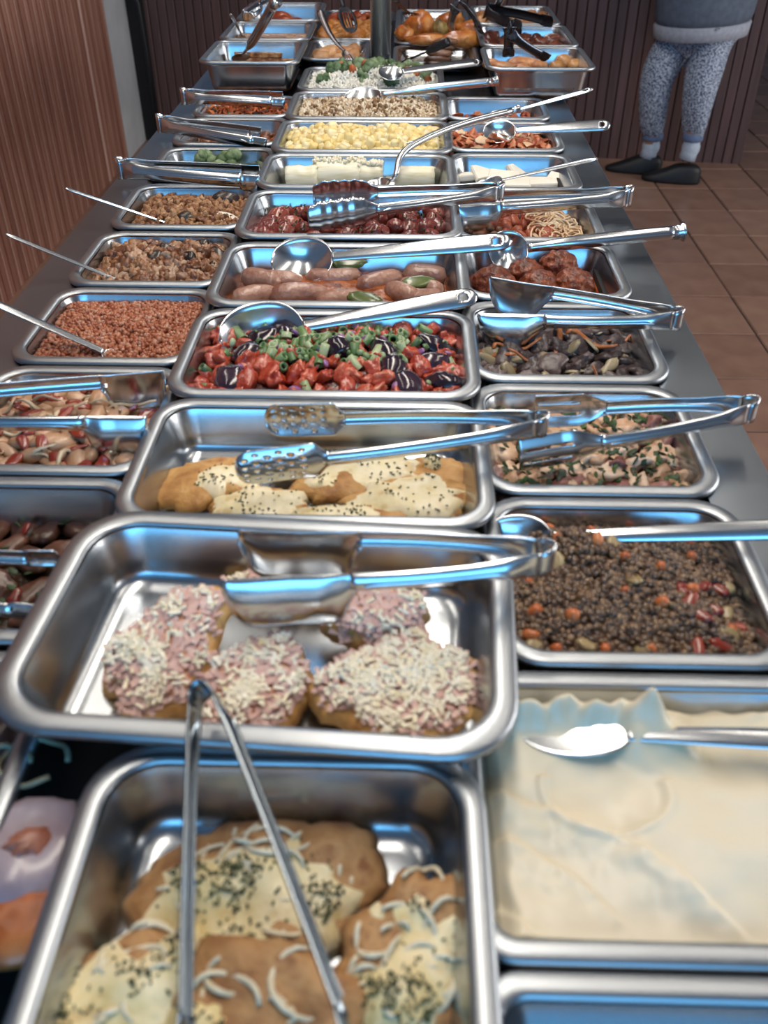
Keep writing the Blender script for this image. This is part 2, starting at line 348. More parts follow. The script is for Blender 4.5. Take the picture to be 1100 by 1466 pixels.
for k, a, b, l in (('c3', .742, 1.0, 'steel pan of cheese covered cutlets with perforated tongs'), ('c4', 1.006, 1.268, 'steel pan of tomato salad with chopped scallion'), ('c5', 1.280, 1.540, 'steel pan of pale sausages in brown sauce'),
                   ('c6', 1.565, 1.825, 'steel pan of dark red sausage lumps with scalloped tongs'), ('c7', 1.840, 2.078, 'steel pan of white palm heart pieces'), ('c8', 2.090, 2.362, 'steel pan of creamy yellow potato salad'),
                   ('c9', 2.374, 2.662, 'steel pan of rice with brown bits'), ('c10', 2.674, 2.97, 'steel pan of white rice with broccoli before the post')):
    pan(k, CX0, CX1, a, b, .92, .065, l)
for k, a, b, l in (('r1', .03, .297, 'dark empty steel pan at the near right corner'), ('r2', .300, .563, 'steel pan of white mashed potato'), ('r3', .570, .826, 'steel pan of brown lentils'), ('r4', .832, 1.084, 'steel pan of chicken pieces with chopped herbs and fork tongs'),
                   ('r5', 1.092, 1.347, 'steel pan of dark eggplant and carrot strips'), ('r6', 1.360, 1.603, 'steel pan of red brown meatballs'), ('r7', 1.613, 1.850, 'steel pan of spaghetti in red sauce'), ('r8', 1.897, 2.157, 'steel pan of white cheese slices'),
                   ('r9', 2.178, 2.440, 'steel pan of red orange shredded meat, nearer of two'), ('r10', 2.460, 2.695, 'splattered steel pan of red sauce before the hot pots')):
    pan(k, .048 if k in ('r1', 'r2') else RX0, RX1, a, b, .90, .065, l, r=.034 if k in ('r1', 'r2') else .048)
for k, a, b, l in (('l2', .310, .575, 'near left steel pan of meat with onion rings'), ('l3', .585, .850, 'left steel pan of dark stew with deep blue far wall'), ('l4', .857, 1.118, 'left steel pan of chicken with red pepper and tongs'),
                   ('l5', 1.127, 1.385, 'left steel pan of orange grain'), ('l6', 1.396, 1.640, 'left steel pan of browned seafood and chicken chunks'), ('l7', 1.660, 1.917, 'left steel pan of orange rice with a white egg'),
                   ('l8', 1.950, 2.190, 'left steel pan of dark greens under tongs'), ('l9', 2.212, 2.457, 'left steel pan of dark brown stew under crossed tongs'), ('l10', 2.470, 2.690, 'farthest left steel pan of red carrot salad')):
    pan(k, LX0, LX1, a, b, .90, .065, l)
for k, x0, x1, a, b, z, l in (('hl1', -.585, -.305, 2.715, 3.03, .98, 'deep steel pan of lasagne, front of the left hot row'), ('hl2', -.585, -.305, 3.05, 3.36, .98, 'deep steel pan of gratin, second in the left hot row'), ('hl3', -.585, -.305, 3.385, 3.76, .98, 'deep steel pan of red roast, last in the left hot row'),
                           ('hcl1', -.335, -.125, 3.055, 3.365, .925, 'steel pan of fried fish left of the post, nearer one'), ('hcl2', -.335, -.065, 3.38, 3.69, .925, 'steel pan of golden fritters left of the post, second one'), ('hcl3', -.335, -.065, 3.705, 3.97, .925, 'steel pan of red stew left of the post, last one'),
                           ('hcr1', -.052, .215, 3.0, 3.275, .925, 'steel pan of sliced ribs right of the post under a black spatula'), ('hcr2', -.052, .215, 3.29, 3.96, .93, 'long steel pan of roast chicken right of the post'),
                           ('hr1', .205, .502, 2.655, 2.955, .98, 'deep steel pan of potatoes and chicken, front of the right hot row'), ('hr2', .21, .502, 2.97, 3.315, .98, 'deep steel pan of dark meat, second in the right hot row'), ('hr3', .21, .495, 3.335, 3.70, .98, 'deep steel pan of chicken pieces, last in the right hot row')):
    pan(k, x0, x1, a, b, z, .088 if z > .95 else .034, l, r=.04, rimw=.013)
# ---------------------------------------------------------------- utensils
def smooth(t): t = max(0, min(1, t)); return t * t * (3 - 2 * t)
def tongs(label, H, A, B, style='spat', w0=.020, hw=.050, head=.30, mtl=None, bow=.006, name='serving_tongs', vert=V(0, 0, 1), drop=True, gap=.010):
    mtl = mtl or TOOL; H, A, B = Vector(H), Vector(A), Vector(B)
    low = min(A.z, B.z) - hw
    t = thing(name, label, 'tongs', (H.x, H.y, min(H.z - .015, low)))
    ax = ((A + B) / 2 - H).normalized(); side = vert.cross(ax).normalized()
    if (A - B).dot(side) < 0: A, B = B, A
    def wid(u): return w0 * (1.25 - .35 * smooth(u / .25))
    for s, T in ((1, A), (-1, B)):
        S = H + side * (s * gap)
        d = (T - S); L_ = d.length; dn = d.normalized(); n_ = vert.cross(dn).normalized() * s; vv = dn.cross(vert.cross(dn)).normalized()
        if vv.dot(vert) < 0: vv = -vv
        def P(u): return S + d * u + n_ * (bow * math.sin(math.pi * min(1, u / (1 - head * .5))))
        uh = 1 - head
        def fa(u, v, S=S):
            uu = u * (uh + .02); w = wid(uu); c = .30 * smooth(uu / .12)
            return P(uu) + vv * (v * w / 2) + n_ * (w * c * (1 - v * v))
        def ridge(u, v):
            uu = .10 + u * (uh - .12); w = wid(uu) * .34 * math.sqrt(max(.02, 1 - (2 * u - 1) ** 16))
            return P(uu) + vv * (v * w / 2) + n_ * (wid(uu) * .30 + .0022 * (1 - v * v))
        arm = obj('arm', surf(30, 8, fa), mtl, t, world=True, solid=.0016)
        obj('rib', surf(20, 4, ridge), mtl, arm, world=True)
        def prof(u):
            if style == 'scallop': return w0 + (hw - w0) * smooth(u / .3) * math.sqrt(max(0.03, 1 - max(0, (u - .72) / .28) ** 2)) * (1 + .10 * math.sin(u * 40))
            if style == 'round': return w0 + (hw - w0) * smooth(u / .35) if u < .5 else max(.004, hw * math.sqrt(max(0, 1 - ((u - .5) / .5) ** 2.6)))
            if style == 'fork': return w0 + (hw - w0) * smooth(u / .4)
            return (w0 + (hw - w0) * smooth(u / .16)) * (1 if u < .75 else math.sqrt(max(.05, 1 - ((u - .75) / .26) ** 3)))
        dr = drop and style in ('spat', 'round')
        def fh(u, v):
            uu = uh + u * head; w = prof(u); top = w0 * .45
            off = (top - w / 2) if dr else 0
            cup = .16 * w * smooth(u / .3)
            return P(uu) + vv * (v * w / 2 + off) + n_ * (cup * (1 - v * v) + w0 * .22 * (1 - smooth(u / .25)) * (1 - v * v))
        hole = None
        if style == 'fork': hole = lambda u, v: u > .38 and u < .94 and (abs(abs(v) - .34) < .09)
        if style == 'perf': hole = lambda u, v: u > .25 and u < .93 and abs(v) < .8 and (int(u * 40) % 5 < 2) and ((int((v + 1) * 14) + 3 * (int(u * 40) // 5 % 2)) % 6 < 2)
        obj('head', surf(40 if style in ('fork', 'perf', 'scallop') else 20, 28 if style in ('fork', 'perf') else 12, fh, hole), mtl, arm, world=True, solid=.0014)
    def fs(u, v):
        a = -math.pi / 2 + math.pi * u; w = w0 * 1.25 * (1 + .22 * math.cos(a))
        return H + side * (gap * math.sin(a)) - ax * (gap * 1.3 * math.cos(a)) + vert * (v * w / 2)
    obj('spring_bend', surf(14, 4, fs), mtl, t, world=True, solid=.0016)
    return t
def spoon(label, B, E, bl=.085, bw=.062, hw=.020, neck=.010, hole=True, rise=.03, nrm=V(0, 0, 1), mtl=None, name='serving_spoon', cup=.018, mid=None, slot=False, round_=False, cat='spoon', gripm=None, hstart=None):
    mtl = mtl or TOOL; B, E = Vector(B), Vector(E); ax = (E - B); L_ = ax.length; ax.normalize(); side = nrm.cross(ax).normalized(); n_ = ax.cross(side).normalized()
    t = thing(name, label, cat, (B.x, B.y, B.z - cup - .002))
    def fb(u, v):
        x = (u * 2 - 1); wy = math.sqrt(max(0.0, 1 - abs(x) ** 2.3)) * bw / 2
        if x > .6: wy = max(wy, neck / 2)
        rr = x * x + v * v * (1 - x * x)
        return B + ax * (x * bl / 2) + side * (v * wy) - n_ * (cup * (1 - min(1, rr)))
    obj('bowl', surf(24, 12, fb, (lambda u, v: .2 < u < .8 and abs(v) < .7 and int((v + 1) * 6) % 2 == 0) if slot else None), mtl, t, world=True, solid=.0014)
    S = B + ax * (bl / 2 * .97)
    pts = [S, S.lerp(E, .35) + n_ * rise * .6, E] if mid is None else [S] + [Vector(m) for m in mid] + [E]
    def P(u):
        if len(pts) == 3: return pts[0] * (1 - u) ** 2 + pts[1] * 2 * u * (1 - u) + pts[2] * u * u
        k = u * (len(pts) - 1); i = min(int(k), len(pts) - 2); f = k - i
        p0, p1, p2, p3 = pts[max(i - 1, 0)], pts[i], pts[i + 1], pts[min(i + 2, len(pts) - 1)]
        return .5 * ((2 * p1) + (p2 - p0) * f + (2 * p0 - 5 * p1 + 4 * p2 - p3) * f * f + (3 * p1 - p0 - 3 * p2 + p3) * f ** 3)
    if round_:
        h = obj('handle', tube([P(i / 24) for i in range(25)], lambda u: neck / 2 + (hw / 2 - neck / 2) * smooth((u - .1) / .3), 10), gripm or mtl, t, world=True)
        if not gripm:
            d = (P(1) - P(.96)).normalized(); obj('flared_end', tube([P(1) - d * .004, P(1) + d * .008, P(1) + d * .014, P(1) + d * .016], lambda u: hw / 2 * (1 + .45 * smooth(u)), 12), mtl, t, world=True)
    else:
        def fhn(u, v):
            w = neck + (hw - neck) * smooth(u / .9)
            if u > .93: w *= math.sqrt(max(.02, 1 - ((u - .93) / .07) ** 2.2))
            p = P(u); d = (P(min(1, u + .02)) - P(max(0, u - .02))).normalized(); sd = nrm.cross(d).normalized(); nn_ = d.cross(sd)
            return p + sd * (v * w / 2) + nn_ * (w * .16 * (1 - v * v))
        obj('handle', surf(60, 10, fhn, (lambda u, v: .915 < u < .957 and abs(v) < .42) if hole else None), mtl, t, world=True, solid=.0022)
    return t
CA = V(0, 0, 1)
def tilt_n(deg, az=270):                               # a normal leaning from vertical toward azimuth
    a = math.radians(deg); z = math.radians(az); return V(math.sin(a) * math.cos(z), math.sin(a) * math.sin(z), math.cos(a))
# tongs
tongs('steel tongs propped over the nearest pan, arms reaching toward the viewer', at(294, 1003, .975), at(266, 1530, .945), at(515, 1530, .945), 'plain', w0=.016, hw=.020, head=.12, bow=.001, drop=False, gap=.0085, vert=V(-.35, -.15, .92).normalized(), mtl=steel('dark_mirror_steel', '#8e979e', .2))
tongs('steel spatula tongs lying across the pan of ham topped toasts', at(772, 798, .982), at(340, 770, .972), at(318, 842, .972), 'spat', w0=.021, hw=.058, head=.42)
tongs('perforated steel tongs lying across the pan of cheese covered cutlets', at(768, 607, .955), at(380, 603, .938), at(338, 672, .935), 'perf', w0=.019, hw=.045, head=.30, drop=False)
tongs('fork ended steel tongs lying across the chicken with herbs', at(1068, 586, .940), at(765, 590, .925), at(742, 652, .915), 'fork', w0=.021, hw=.046, head=.36, drop=False)
tongs('steel tongs with one rounded scoop resting above the dark eggplant', at(964, 455, .930), at(700, 405, .945), at(684, 458, .915), 'round', w0=.022, hw=.062, head=.36)
tongs('steel tongs lying across the spaghetti pan', at(896, 281, .930), at(650, 285, .930), at(655, 302, .925), 'spat', w0=.026, hw=.062, head=.26)
tongs('scalloped steel tongs lying across the dark red sausage lumps', at(712, 274, .955), at(448, 280, .945), at(440, 312, .945), 'scallop', w0=.022, hw=.052, head=.36, drop=False)
tongs('steel tongs entering from the left over the chicken with red pepper', at(-260, 592, .930), at(236, 540, .925), at(212, 606, .925), 'spat', w0=.022, hw=.058, head=.20)
tongs('steel tongs over the left pan of dark greens', at(176, 241, .925), at(372, 246, .915), at(372, 260, .915), 'spat', w0=.030, hw=.034, head=.14)
tongs('steel tongs with crossed arms over the left dark brown stew', at(232, 177, .925), at(374, 190, .912), at(382, 206, .905), 'spat', w0=.028, hw=.026, head=.14)
tongs('farthest left steel tongs over the red carrot salad', at(266, 138, .925), at(405, 138, .92), at(408, 147, .92), 'spat', w0=.028, hw=.030, head=.14)
tongs('steel tongs reaching from the left over the dark stew', at(-300, 815, .915), at(85, 800, .905), at(70, 880, .900), 'spat', w0=.020, hw=.022, head=.14, drop=False)
# spoons
spoon('long steel spoon pushed into the brown lentils, handle over the table edge', at(740, 772, .890), at(1170, 757, .925), bl=.075, bw=.055, hw=.021, neck=.013, cup=.014, hole=False, rise=.006, nrm=tilt_n(35))
spoon('steel spoon half buried in the mashed potato', at(822, 1048, .8985), at(1190, 1062, .915), bl=.090, bw=.046, hw=.020, neck=.013, hole=False, cup=.003, rise=.0, nrm=tilt_n(6))
spoon('broad steel spoon in the tomato salad, handle with a hanging hole', at(375, 478, .915), at(684, 424, .945), bl=.125, bw=.10, hw=.030, neck=.016, cup=.03, rise=.004, nrm=tilt_n(42))
spoon('broad steel spoon in the sausage pan, handle with a hanging hole', at(432, 372, .915), at(733, 345, .945), bl=.105, bw=.085, hw=.032, neck=.016, cup=.024, rise=.004, nrm=tilt_n(42))
spoon('steel ladle with a tubular handle over the meatballs', at(728, 358, .905), at(966, 333, .925), bl=.07, bw=.07, hw=.024, neck=.016, cup=.025, round_=True, rise=.012, nrm=tilt_n(50))
spoon('thin steel spoon leaning out of the white cheese pan', at(700, 262, .875), at(856, 227, .945), bl=.06, bw=.045, hw=.014, neck=.007, hole=False, rise=.0, nrm=tilt_n(20))
spoon('steel ladle with a hooked wire handle over the palm hearts', at(540, 263, .885), at(735, 158, .975), bl=.06, bw=.055, hw=.014, neck=.010, cup=.018, round_=True, mid=[at(566, 252, .905), at(575, 222, .935), at(605, 200, .95), at(665, 176, .965)], nrm=V(0, 0, 1))
spoon('second thin steel handle crossing from the potato salad to the right', at(560, 212, .915), at(738, 161, .955), bl=.06, bw=.045, hw=.012, neck=.008, hole=False, rise=.0)
spoon('thin steel spoon leaning out of the splattered red sauce pan', at(712, 166, .885), at(850, 127, .955), bl=.06, bw=.045, hw=.016, neck=.008, hole=True, rise=.0, nrm=tilt_n(25))
spoon('steel spoon with a hanging hole lying on the red orange shreds', at(715, 188, .905), at(874, 179, .925), bl=.08, bw=.06, hw=.030, neck=.014, cup=.016, rise=.004, nrm=tilt_n(45))
spoon('steel spoon with a tubular handle in the rice with brown bits', at(520, 138, .925), at(704, 117, .955), bl=.10, bw=.07, hw=.022, neck=.012, cup=.016, round_=True, rise=.004, nrm=tilt_n(30))
spoon('flat steel spoon with a hanging hole on the broccoli rice', at(560, 104, .955), at(690, 89, .960), bl=.07, bw=.06, hw=.034, neck=.022, cup=.012, rise=.004, nrm=tilt_n(30))
spoon('pale spoon handle leaning out of the orange grain', at(175, 515, .885), at(-30, 424, .955), bl=.06, bw=.04, hw=.016, neck=.012, hole=False, rise=.0)
spoon('thin steel spoon leaning out of the browned seafood chunks', at(195, 412, .875), at(6, 334, .955), bl=.05, bw=.035, hw=.010, neck=.008, hole=False, rise=.0)
spoon('thin steel spoon leaning out of the orange rice', at(258, 326, .875), at(92, 269, .955), bl=.05, bw=.035, hw=.012, neck=.007, hole=False, rise=.0)
# hot row utensils
spoon('steel turner with a thick round handle in the lasagne pan', at(345, 82, .955), at(392, 6, 1.13), bl=.06, bw=.055, hw=.026, neck=.008, cup=.003, round_=True, rise=-.02, name='turner', cat='turner', nrm=tilt_n(-10))
spoon('steel fork leaning in the left hot row behind the lasagne', at(349, 55, .975), at(330, 20, 1.06), bl=.05, bw=.02, hw=.010, neck=.006, cup=.003, slot=True, hole=False, rise=0, name='serving_fork', cat='fork')
spoon('dark curved serving fork over the fried fish left of the post', at(500, 84, .945), at(458, 14, 1.05), bl=.07, bw=.035, hw=.022, neck=.012, cup=.008, slot=True, hole=False, mid=[at(470, 55, .985)], mtl=steel('dull_steel', '#6b6464', .35), name='serving_fork', cat='fork')
spoon('dark slotted turner over the golden fritters', at(498, 28, .985), at(485, -14, 1.06), bl=.10, bw=.06, hw=.02, neck=.012, cup=.002, slot=True, hole=False, mtl=steel('dark_steel', '#3b3a3e', .4), name='slotted_turner', cat='turner', rise=0)
spoon('black plastic spatula lying in the pan of ribs', at(592, 82, .948), at(642, 60, 1.0), bl=.115, bw=.10, hw=.024, neck=.02, cup=.003, hole=False, mtl=DARKMET, round_=True, gripm=DARKMET, name='spatula', cat='spatula', rise=0)
spoon('black slotted spoon standing at the back of the roast chicken', at(588, 20, 1.0), at(566, 3, 1.08), bl=.10, bw=.055, hw=.014, neck=.010, cup=.004, slot=True, hole=False, mtl=DARKMET, name='slotted_spoon', rise=0)
tongs('dark steel tongs standing in the roast chicken with arms spread', at(655, 6, 1.08), at(645, 40, .99), at(692, 50, .985), 'spat', w0=.028, hw=.03, head=.2, mtl=steel('smoky_steel', '#85878d', .25), drop=False, vert=V(.3, -.9, .2).normalized())
tongs('long black tongs lying across the right hot pans', at(700, 16, 1.03), at(792, 32, 1.01), at(748, 40, 1.01), 'spat', w0=.034, hw=.038, head=.2, mtl=DARKMET, drop=False, vert=V(.2, -.5, .85).normalized())
tongs('blackened tongs with steel grip dipping into the potatoes and chicken', at(730, 44, 1.05), at(728, 82, .97), at(785, 84, .97), 'spat', w0=.03, hw=.034, head=.25, mtl=steel('blued_steel', '#5a6270', .28), drop=False, vert=V(.2, -.6, .75).normalized())
spoon('shiny steel handle rising from the last right hot pan', at(702, 24, .975), at(722, -10, 1.10), bl=.05, bw=.04, hw=.024, neck=.014, cup=.006, round_=True, name='serving_spoon', rise=0)
tongs('tangled steel tongs lying on the rear left hot pans', at(352, 22, 1.02), at(385, -4, 1.03), at(375, 12, 1.03), 'spat', w0=.024, hw=.028, head=.3, drop=False, vert=V(.1, -.5, .85).normalized())
# ---------------------------------------------------------------- food
def mk(geo, m, nm='piece', smooth_=True): return mesh_of(geo, nm, m, smooth_)
def rnd(s): return random.Random(s)
BREAD = mat('browned_breading', [(0, '#7a4c28'), (.4, '#9f7244'), (.75, '#b48a5a'), (1, '#8a5a32')], 38, .6, .5, 160)
CHEESE = mat('melted_cheese', [(0, '#b08a4c'), (.3, '#d9c690'), (.7, '#e6d8b0'), (1, '#cfb47c')], 26, .42, .35, 90, sss=.08)
ONION = mat('pale_onion', [(0, '#c9bd9e'), (1, '#e6dcc2')], 30, .35, .05, sss=.1)
HERB = mat('dark_herb', [(0, '#1e2412'), (.5, '#343d1c'), (1, '#4d5526')], 60, .7, 0, src='attr')
HAM = mat('pink_ham', [(0, '#c09388'), (.5, '#d0aa9f'), (1, '#dfc2b8')], 40, .5, .1, src='attr')
GRATED = mat('grated_cheese', [(0, '#e4cc94'), (.3, '#efe3c6'), (1, '#f5f0e2')], 40, .5, .05, src='attr', sss=.05)
SAUCE = mat('red_brown_sauce', [(0, '#6d2c12'), (.5, '#93431e'), (1, '#b4602c')], 30, .25, .3, 80)
STRIPG = box(-.5, .5, -.5, .5, -.5, .5)
def topping(parent, pt, n, size, m, r, name, R=.85, lift=.001, flat=.5, clump=False):
    Ms = []
    while len(Ms) < n:
        t = r.uniform(0, 6.283); q = R * math.sqrt(r.random()) * pt.out(t); x, y = pt.a * q * math.cos(t), pt.b * q * math.sin(t); k = r.uniform(.6, 1.3)
        if clump and r.random() > .08 + smooth((noise.noise(V(x * 28, y * 28, pt.seed)) + .05) * 2.2): continue
        Ms.append(Matrix.Translation((x, y, pt.z(x, y) + lift + r.uniform(0, .0018))) @ rotm(r, flat) @ scl(size[0] * k, size[1] * r.uniform(.8, 1.2), size[2]))
    g, rn = many(STRIPG, Ms); return obj(name, g, m, parent, smooth=False, kind='stuff', rnd=rn)
def rings_onion(parent, pt, n, r, rad=(.014, .034), th=.0019):
    for _ in range(n):
        t = r.uniform(0, 6.28); q = .7 * math.sqrt(r.random()); cx, cy = pt.a * q * math.cos(t), pt.b * q * math.sin(t); ro = r.uniform(*rad); a0 = r.uniform(0, 6.28); sp = r.uniform(1.6, 3.6); el = r.uniform(.5, 1)
        path = []
        for k in range(12):
            a = a0 + sp * k / 11; x, y = cx + ro * math.cos(a), cy + ro * el * math.sin(a); path.append(V(x, y, pt.z(x, y) + th * .8 + .003 * math.sin(k * .8 + a0)))
        obj('onion_strip', tube(path, lambda u: th * (.5 + .7 * math.sin(math.pi * (.1 + .8 * u))), 6, .6), ONION, parent)
def cutlet(label, c, a, b, h, rz, seed, tilt=(0, 0), cheese=.72, herbs=40, onion=0, cshift=(0, 0), group=None, name='cutlet', bread=None, cz=.0045, ch_m=None):
    t = thing(name, label, 'cutlet', c, (tilt[0], tilt[1], rz), group); r = rnd(seed)
    pt = Patty(a, b, h, seed, .26, .12, .07, nt=64, fr=1.9); obj('breaded_meat', pt.geo(), bread or BREAD, t)
    if cheese:
        cp = Patty(a * cheese, b * cheese, h + cz, seed + 40, .32, .25, .08, base=0, fr=2.2); g = cp.geo(); g = ([(x + cshift[0], y + cshift[1], max(z, pt.z(x + cshift[0], y + cshift[1]) - .004) if z > 0 else pt.z(x + cshift[0], y + cshift[1]) - .006) for x, y, z in g[0]], g[1])
        co = obj('melted_cheese', g, ch_m or CHEESE, t)
        tp2 = Patty(a * cheese, b * cheese, h + cz, seed + 40, .32, .25, .08, fr=2.2)
        if herbs:
            ho_ = topping(t, tp2, herbs, (.0027, .0016, .0006), HERB, r, 'herb_flecks', .8, .0003, .3, True); ho_.location = (cshift[0], cshift[1], 0)
        if onion: rings_onion(t, pt, onion, r)
    return t
# near pan: cutlets with cheese, herbs and onion
Z1 = .918 - .062
cutlet('cutlet with cheese, herbs and onion at the far side of the nearest pan', at(362, 1268, .875) + V(0, 0, -.016), .098, .066, .018, .30, 11, (.08, 0), .86, 420, 22, (.0, -.008))
cutlet('cutlet with onion rings leaning at the right of the nearest pan', at(575, 1385, .885) + V(0, 0, -.012), .072, .046, .018, 1.15, 12, (0, -.15), .90, 220, 20, (.0, .0))
cutlet('herb speckled cheese cutlet at the left of the nearest pan', at(190, 1440, .885) + V(0, 0, -.014), .072, .055, .020, .5, 13, (0, .1), .92, 260, 12)
cutlet('plain brown cutlet at the bottom middle of the nearest pan', at(375, 1455, .895) + V(0, 0, -.016), .070, .055, .020, -.35, 14, (.05, 0), .4, 30, 6, (-.035, -.02))
cutlet('cutlet mostly below the picture edge in the nearest pan', V(-.03, .13, .868), .075, .06, .020, .9, 15, (0, 0), .7, 60, 4)
p = PANS['c1']
# ham topped toasts
TOAST = mat('toast_side', [(0, '#a86a30'), (.5, '#cf9d5c'), (1, '#dcb678')], 30, .6, .4, 150)
def toast(label, c, a, b, h, rz, seed, tilt=(0, 0), nham=260, nch=330, over=0):
    t = thing('topped_toast', label, 'toast', c, (tilt[0], tilt[1], rz)); r = rnd(seed); pt = Patty(a, b, h, seed, .30, .18, .03, fr=1.2)
    obj('bread_base', pt.geo(), TOAST, t)
    sp = Patty(a * .93, b * .93, h + .003, seed, .30, .18, .05, fr=1.2); obj('sauce_layer', sp.geo(), mat('tomato_spread', [(0, '#b8552a'), (.5, '#d99a72'), (1, '#e3b49c')], 28, .4, .3), t)
    topping(t, sp, nham, (.015, .0042, .0014), HAM, r, 'shredded_ham', .95, .0012, .22)
    topping(t, sp, nch, (.0085, .0026, .0018), GRATED, r, 'grated_cheese', .88, .0036, .4, nch < 500)
    return t
toast('ham and cheese toast leaning at the left end of its pan', at(240, 925, .912) + V(0, 0, -.012), .078, .050, .022, 1.18, 21, (0, -.30), 300, 300)
toast('ham and cheese toast in the middle of its pan', at(368, 975, .908) + V(0, 0, -.012), .064, .045, .020, 1.1, 22, (.1, -.18), 240, 240)
toast('largest ham and cheese toast at the right of its pan', at(572, 982, .908) + V(0, 0, -.012), .080, .058, .022, .35, 23, (.08, .0), 330, 640)
toast('curled ham slice toast at the back of its pan', at(545, 882, .915) + V(0, 0, -.012), .052, .030, .026, .05, 24, (.25, 0), 170, 70)
toast('ham and cheese toast mostly hidden under the tongs', at(410, 835, .900) + V(0, 0, -.012), .070, .032, .018, .0, 25, (.1, 0), 160, 160)
# cheese covered cutlets
GOLD = mat('golden_breading', [(0, '#8a5626'), (.4, '#b58548'), (.75, '#c79c60'), (1, '#9c6430')], 30, .55, .5, 150)
FL = [('cheese covered cutlet at the left end under the perforated tongs', (300, 682), .068, .048, .1, 31, (0, -.12), .66, (.016, -.004)), ('small cheese covered cutlet at the front left', (372, 722), .062, .034, .05, 32, (.1, 0), .86, (0, 0)), ('cheese covered cutlet at the middle back', (440, 652), .055, .030, -.1, 33, (.05, 0), .7, (.012, -.002)),
      ('cheese covered cutlet in the middle with bare browned front', (520, 682), .085, .036, .25, 34, (.2, 0), .80, (0, .008)), ('largest cheese covered cutlet at the front right', (590, 712), .075, .045, .15, 35, (.12, .0), .92, (0, .0)), ('browned cutlet edge at the right end', (636, 672), .045, .036, -.4, 36, (.2, .1), .3, (-.02, .01)), ('cheese covered cutlet cut by the front rim', (480, 742), .06, .025, 0, 37, (0, 0), .85, (0, 0))]
for i, (l, c, a, b, rz, sd, tl, chs, cs) in enumerate(FL):
    cutlet(l + ' of the third pan', at(c[0], c[1], .890) + V(0, 0, -.010 - .006 * (i in (2, 5))), a, b, .013, rz, sd, tl, min(.95, chs * 1.12), 50, 0, cs, name='cheese_cutlet', bread=GOLD, ch_m=mat('white_melted_cheese', [(0, '#c29a58'), (.25, '#e4d5a8'), (.7, '#efe4c4'), (1, '#ddc592')], 30, .42, .35, 90))
# tomato salad
p = PANS['c4']; f = zf(p, -.034, .022, .008, 22, 1); r = rnd(4)
obj('salad_base', mound(p, f), mat('salad_juice', [(0, '#1d0f14'), (.45, '#4a1a16'), (.7, '#7d2a1c'), (1, '#2d3a1c')], 60, .25, .6, 120), label='wet chopped base of the tomato and scallion salad', cat='salad', kind='stuff')
TOM = mat('tomato_flesh', [(0, '#6a1a0e'), (.35, '#9c321f'), (.7, '#b8553c'), (1, '#d09078')], 70, .24, .45, 140, src='obj', mixf=.4, coat=.25)
BEET = mat('dark_eggplant_skin', [(0, '#150d18'), (.6, '#2c1c2a'), (1, '#453241')], 24, .16, .12, src='obj', coat=.4)
SCAL = mat('scallion_green', [(0, '#34502c'), (.5, '#5e7c4a'), (1, '#b3bf98')], 40, .35, 0, src='obj', mixf=.8)
PURP = mat('purple_onion', [(0, '#6d3f6e'), (.6, '#8d5f90'), (1, '#c4a7c4')], 30, .3, 0, src='obj')
bm_ = [mk(blob(.030, .022, .017, i, .2, 1.3, 3), BEET, 'eggplant') for i in range(4)]
scatter('eggplant_piece', 'glossy dark eggplant lump in the tomato and scallion salad', 'eggplant', 'eggplant lumps in the tomato salad', bm_, [loc_of(p, u, v) for u, v in ((-.52, .55), (-.72, -.62), (-.36, .62), (.42, .02), (.50, -.30), (.78, -.05), (.62, -.72), (.06, .1), (-.2, .72), (.82, .45), (-.62, .15), (.88, -.55))], f, r, .006, .4, .9, 1.25)
tm = [mk(blob(.017, .013, .010, i + 9, .34, 1.7, 3, .85), TOM, 'tomato') for i in range(6)]
scatter('tomato_chunk', 'chopped red tomato chunk in the tomato and scallion salad', 'tomato', 'tomato chunks in the salad', tm, darts(p, 130, .0155, r, .012), f, r, .006, .9, .6, 1.15)
sm = []
for i in range(3):
    n_ = 12; ro, ri, hh = .0058, .0034, .003 + .003 * i
    g = loft([[(q * math.cos(2 * math.pi * k / n_), q * math.sin(2 * math.pi * k / n_), z) for k in range(n_)] for q, z in ((ro, -hh), (ro, hh), (ri, hh), (ri, -hh), (ro, -hh))], False, False); sm.append(mk(g, SCAL, 'scallion'))
sm += [mk(blob(.006, .004, .0035, 3, .2, 1, 2), SCAL, 'scallion')]
scatter('scallion_slice', 'green chopped scallion slice on the tomato salad', 'scallion', 'scallion slices on the tomato salad', sm, darts(p, 120, .009, r, .012, (-.5, .6, -.3, .9)) + darts(p, 45, .012, r, .012), lambda x, y: f(x, y) + .013, r, .0, 1.2, .8, 1.3)
pm = [mk(blob(.009, .006, .003, i, .15, 1, 2), PURP, 'onion') for i in range(3)]
scatter('purple_onion_piece', 'purple onion square in the tomato and scallion salad', 'onion', 'purple onion in the tomato salad', pm, darts(p, 22, .03, r, .015), lambda x, y: f(x, y) + .013, r, 0, .9)
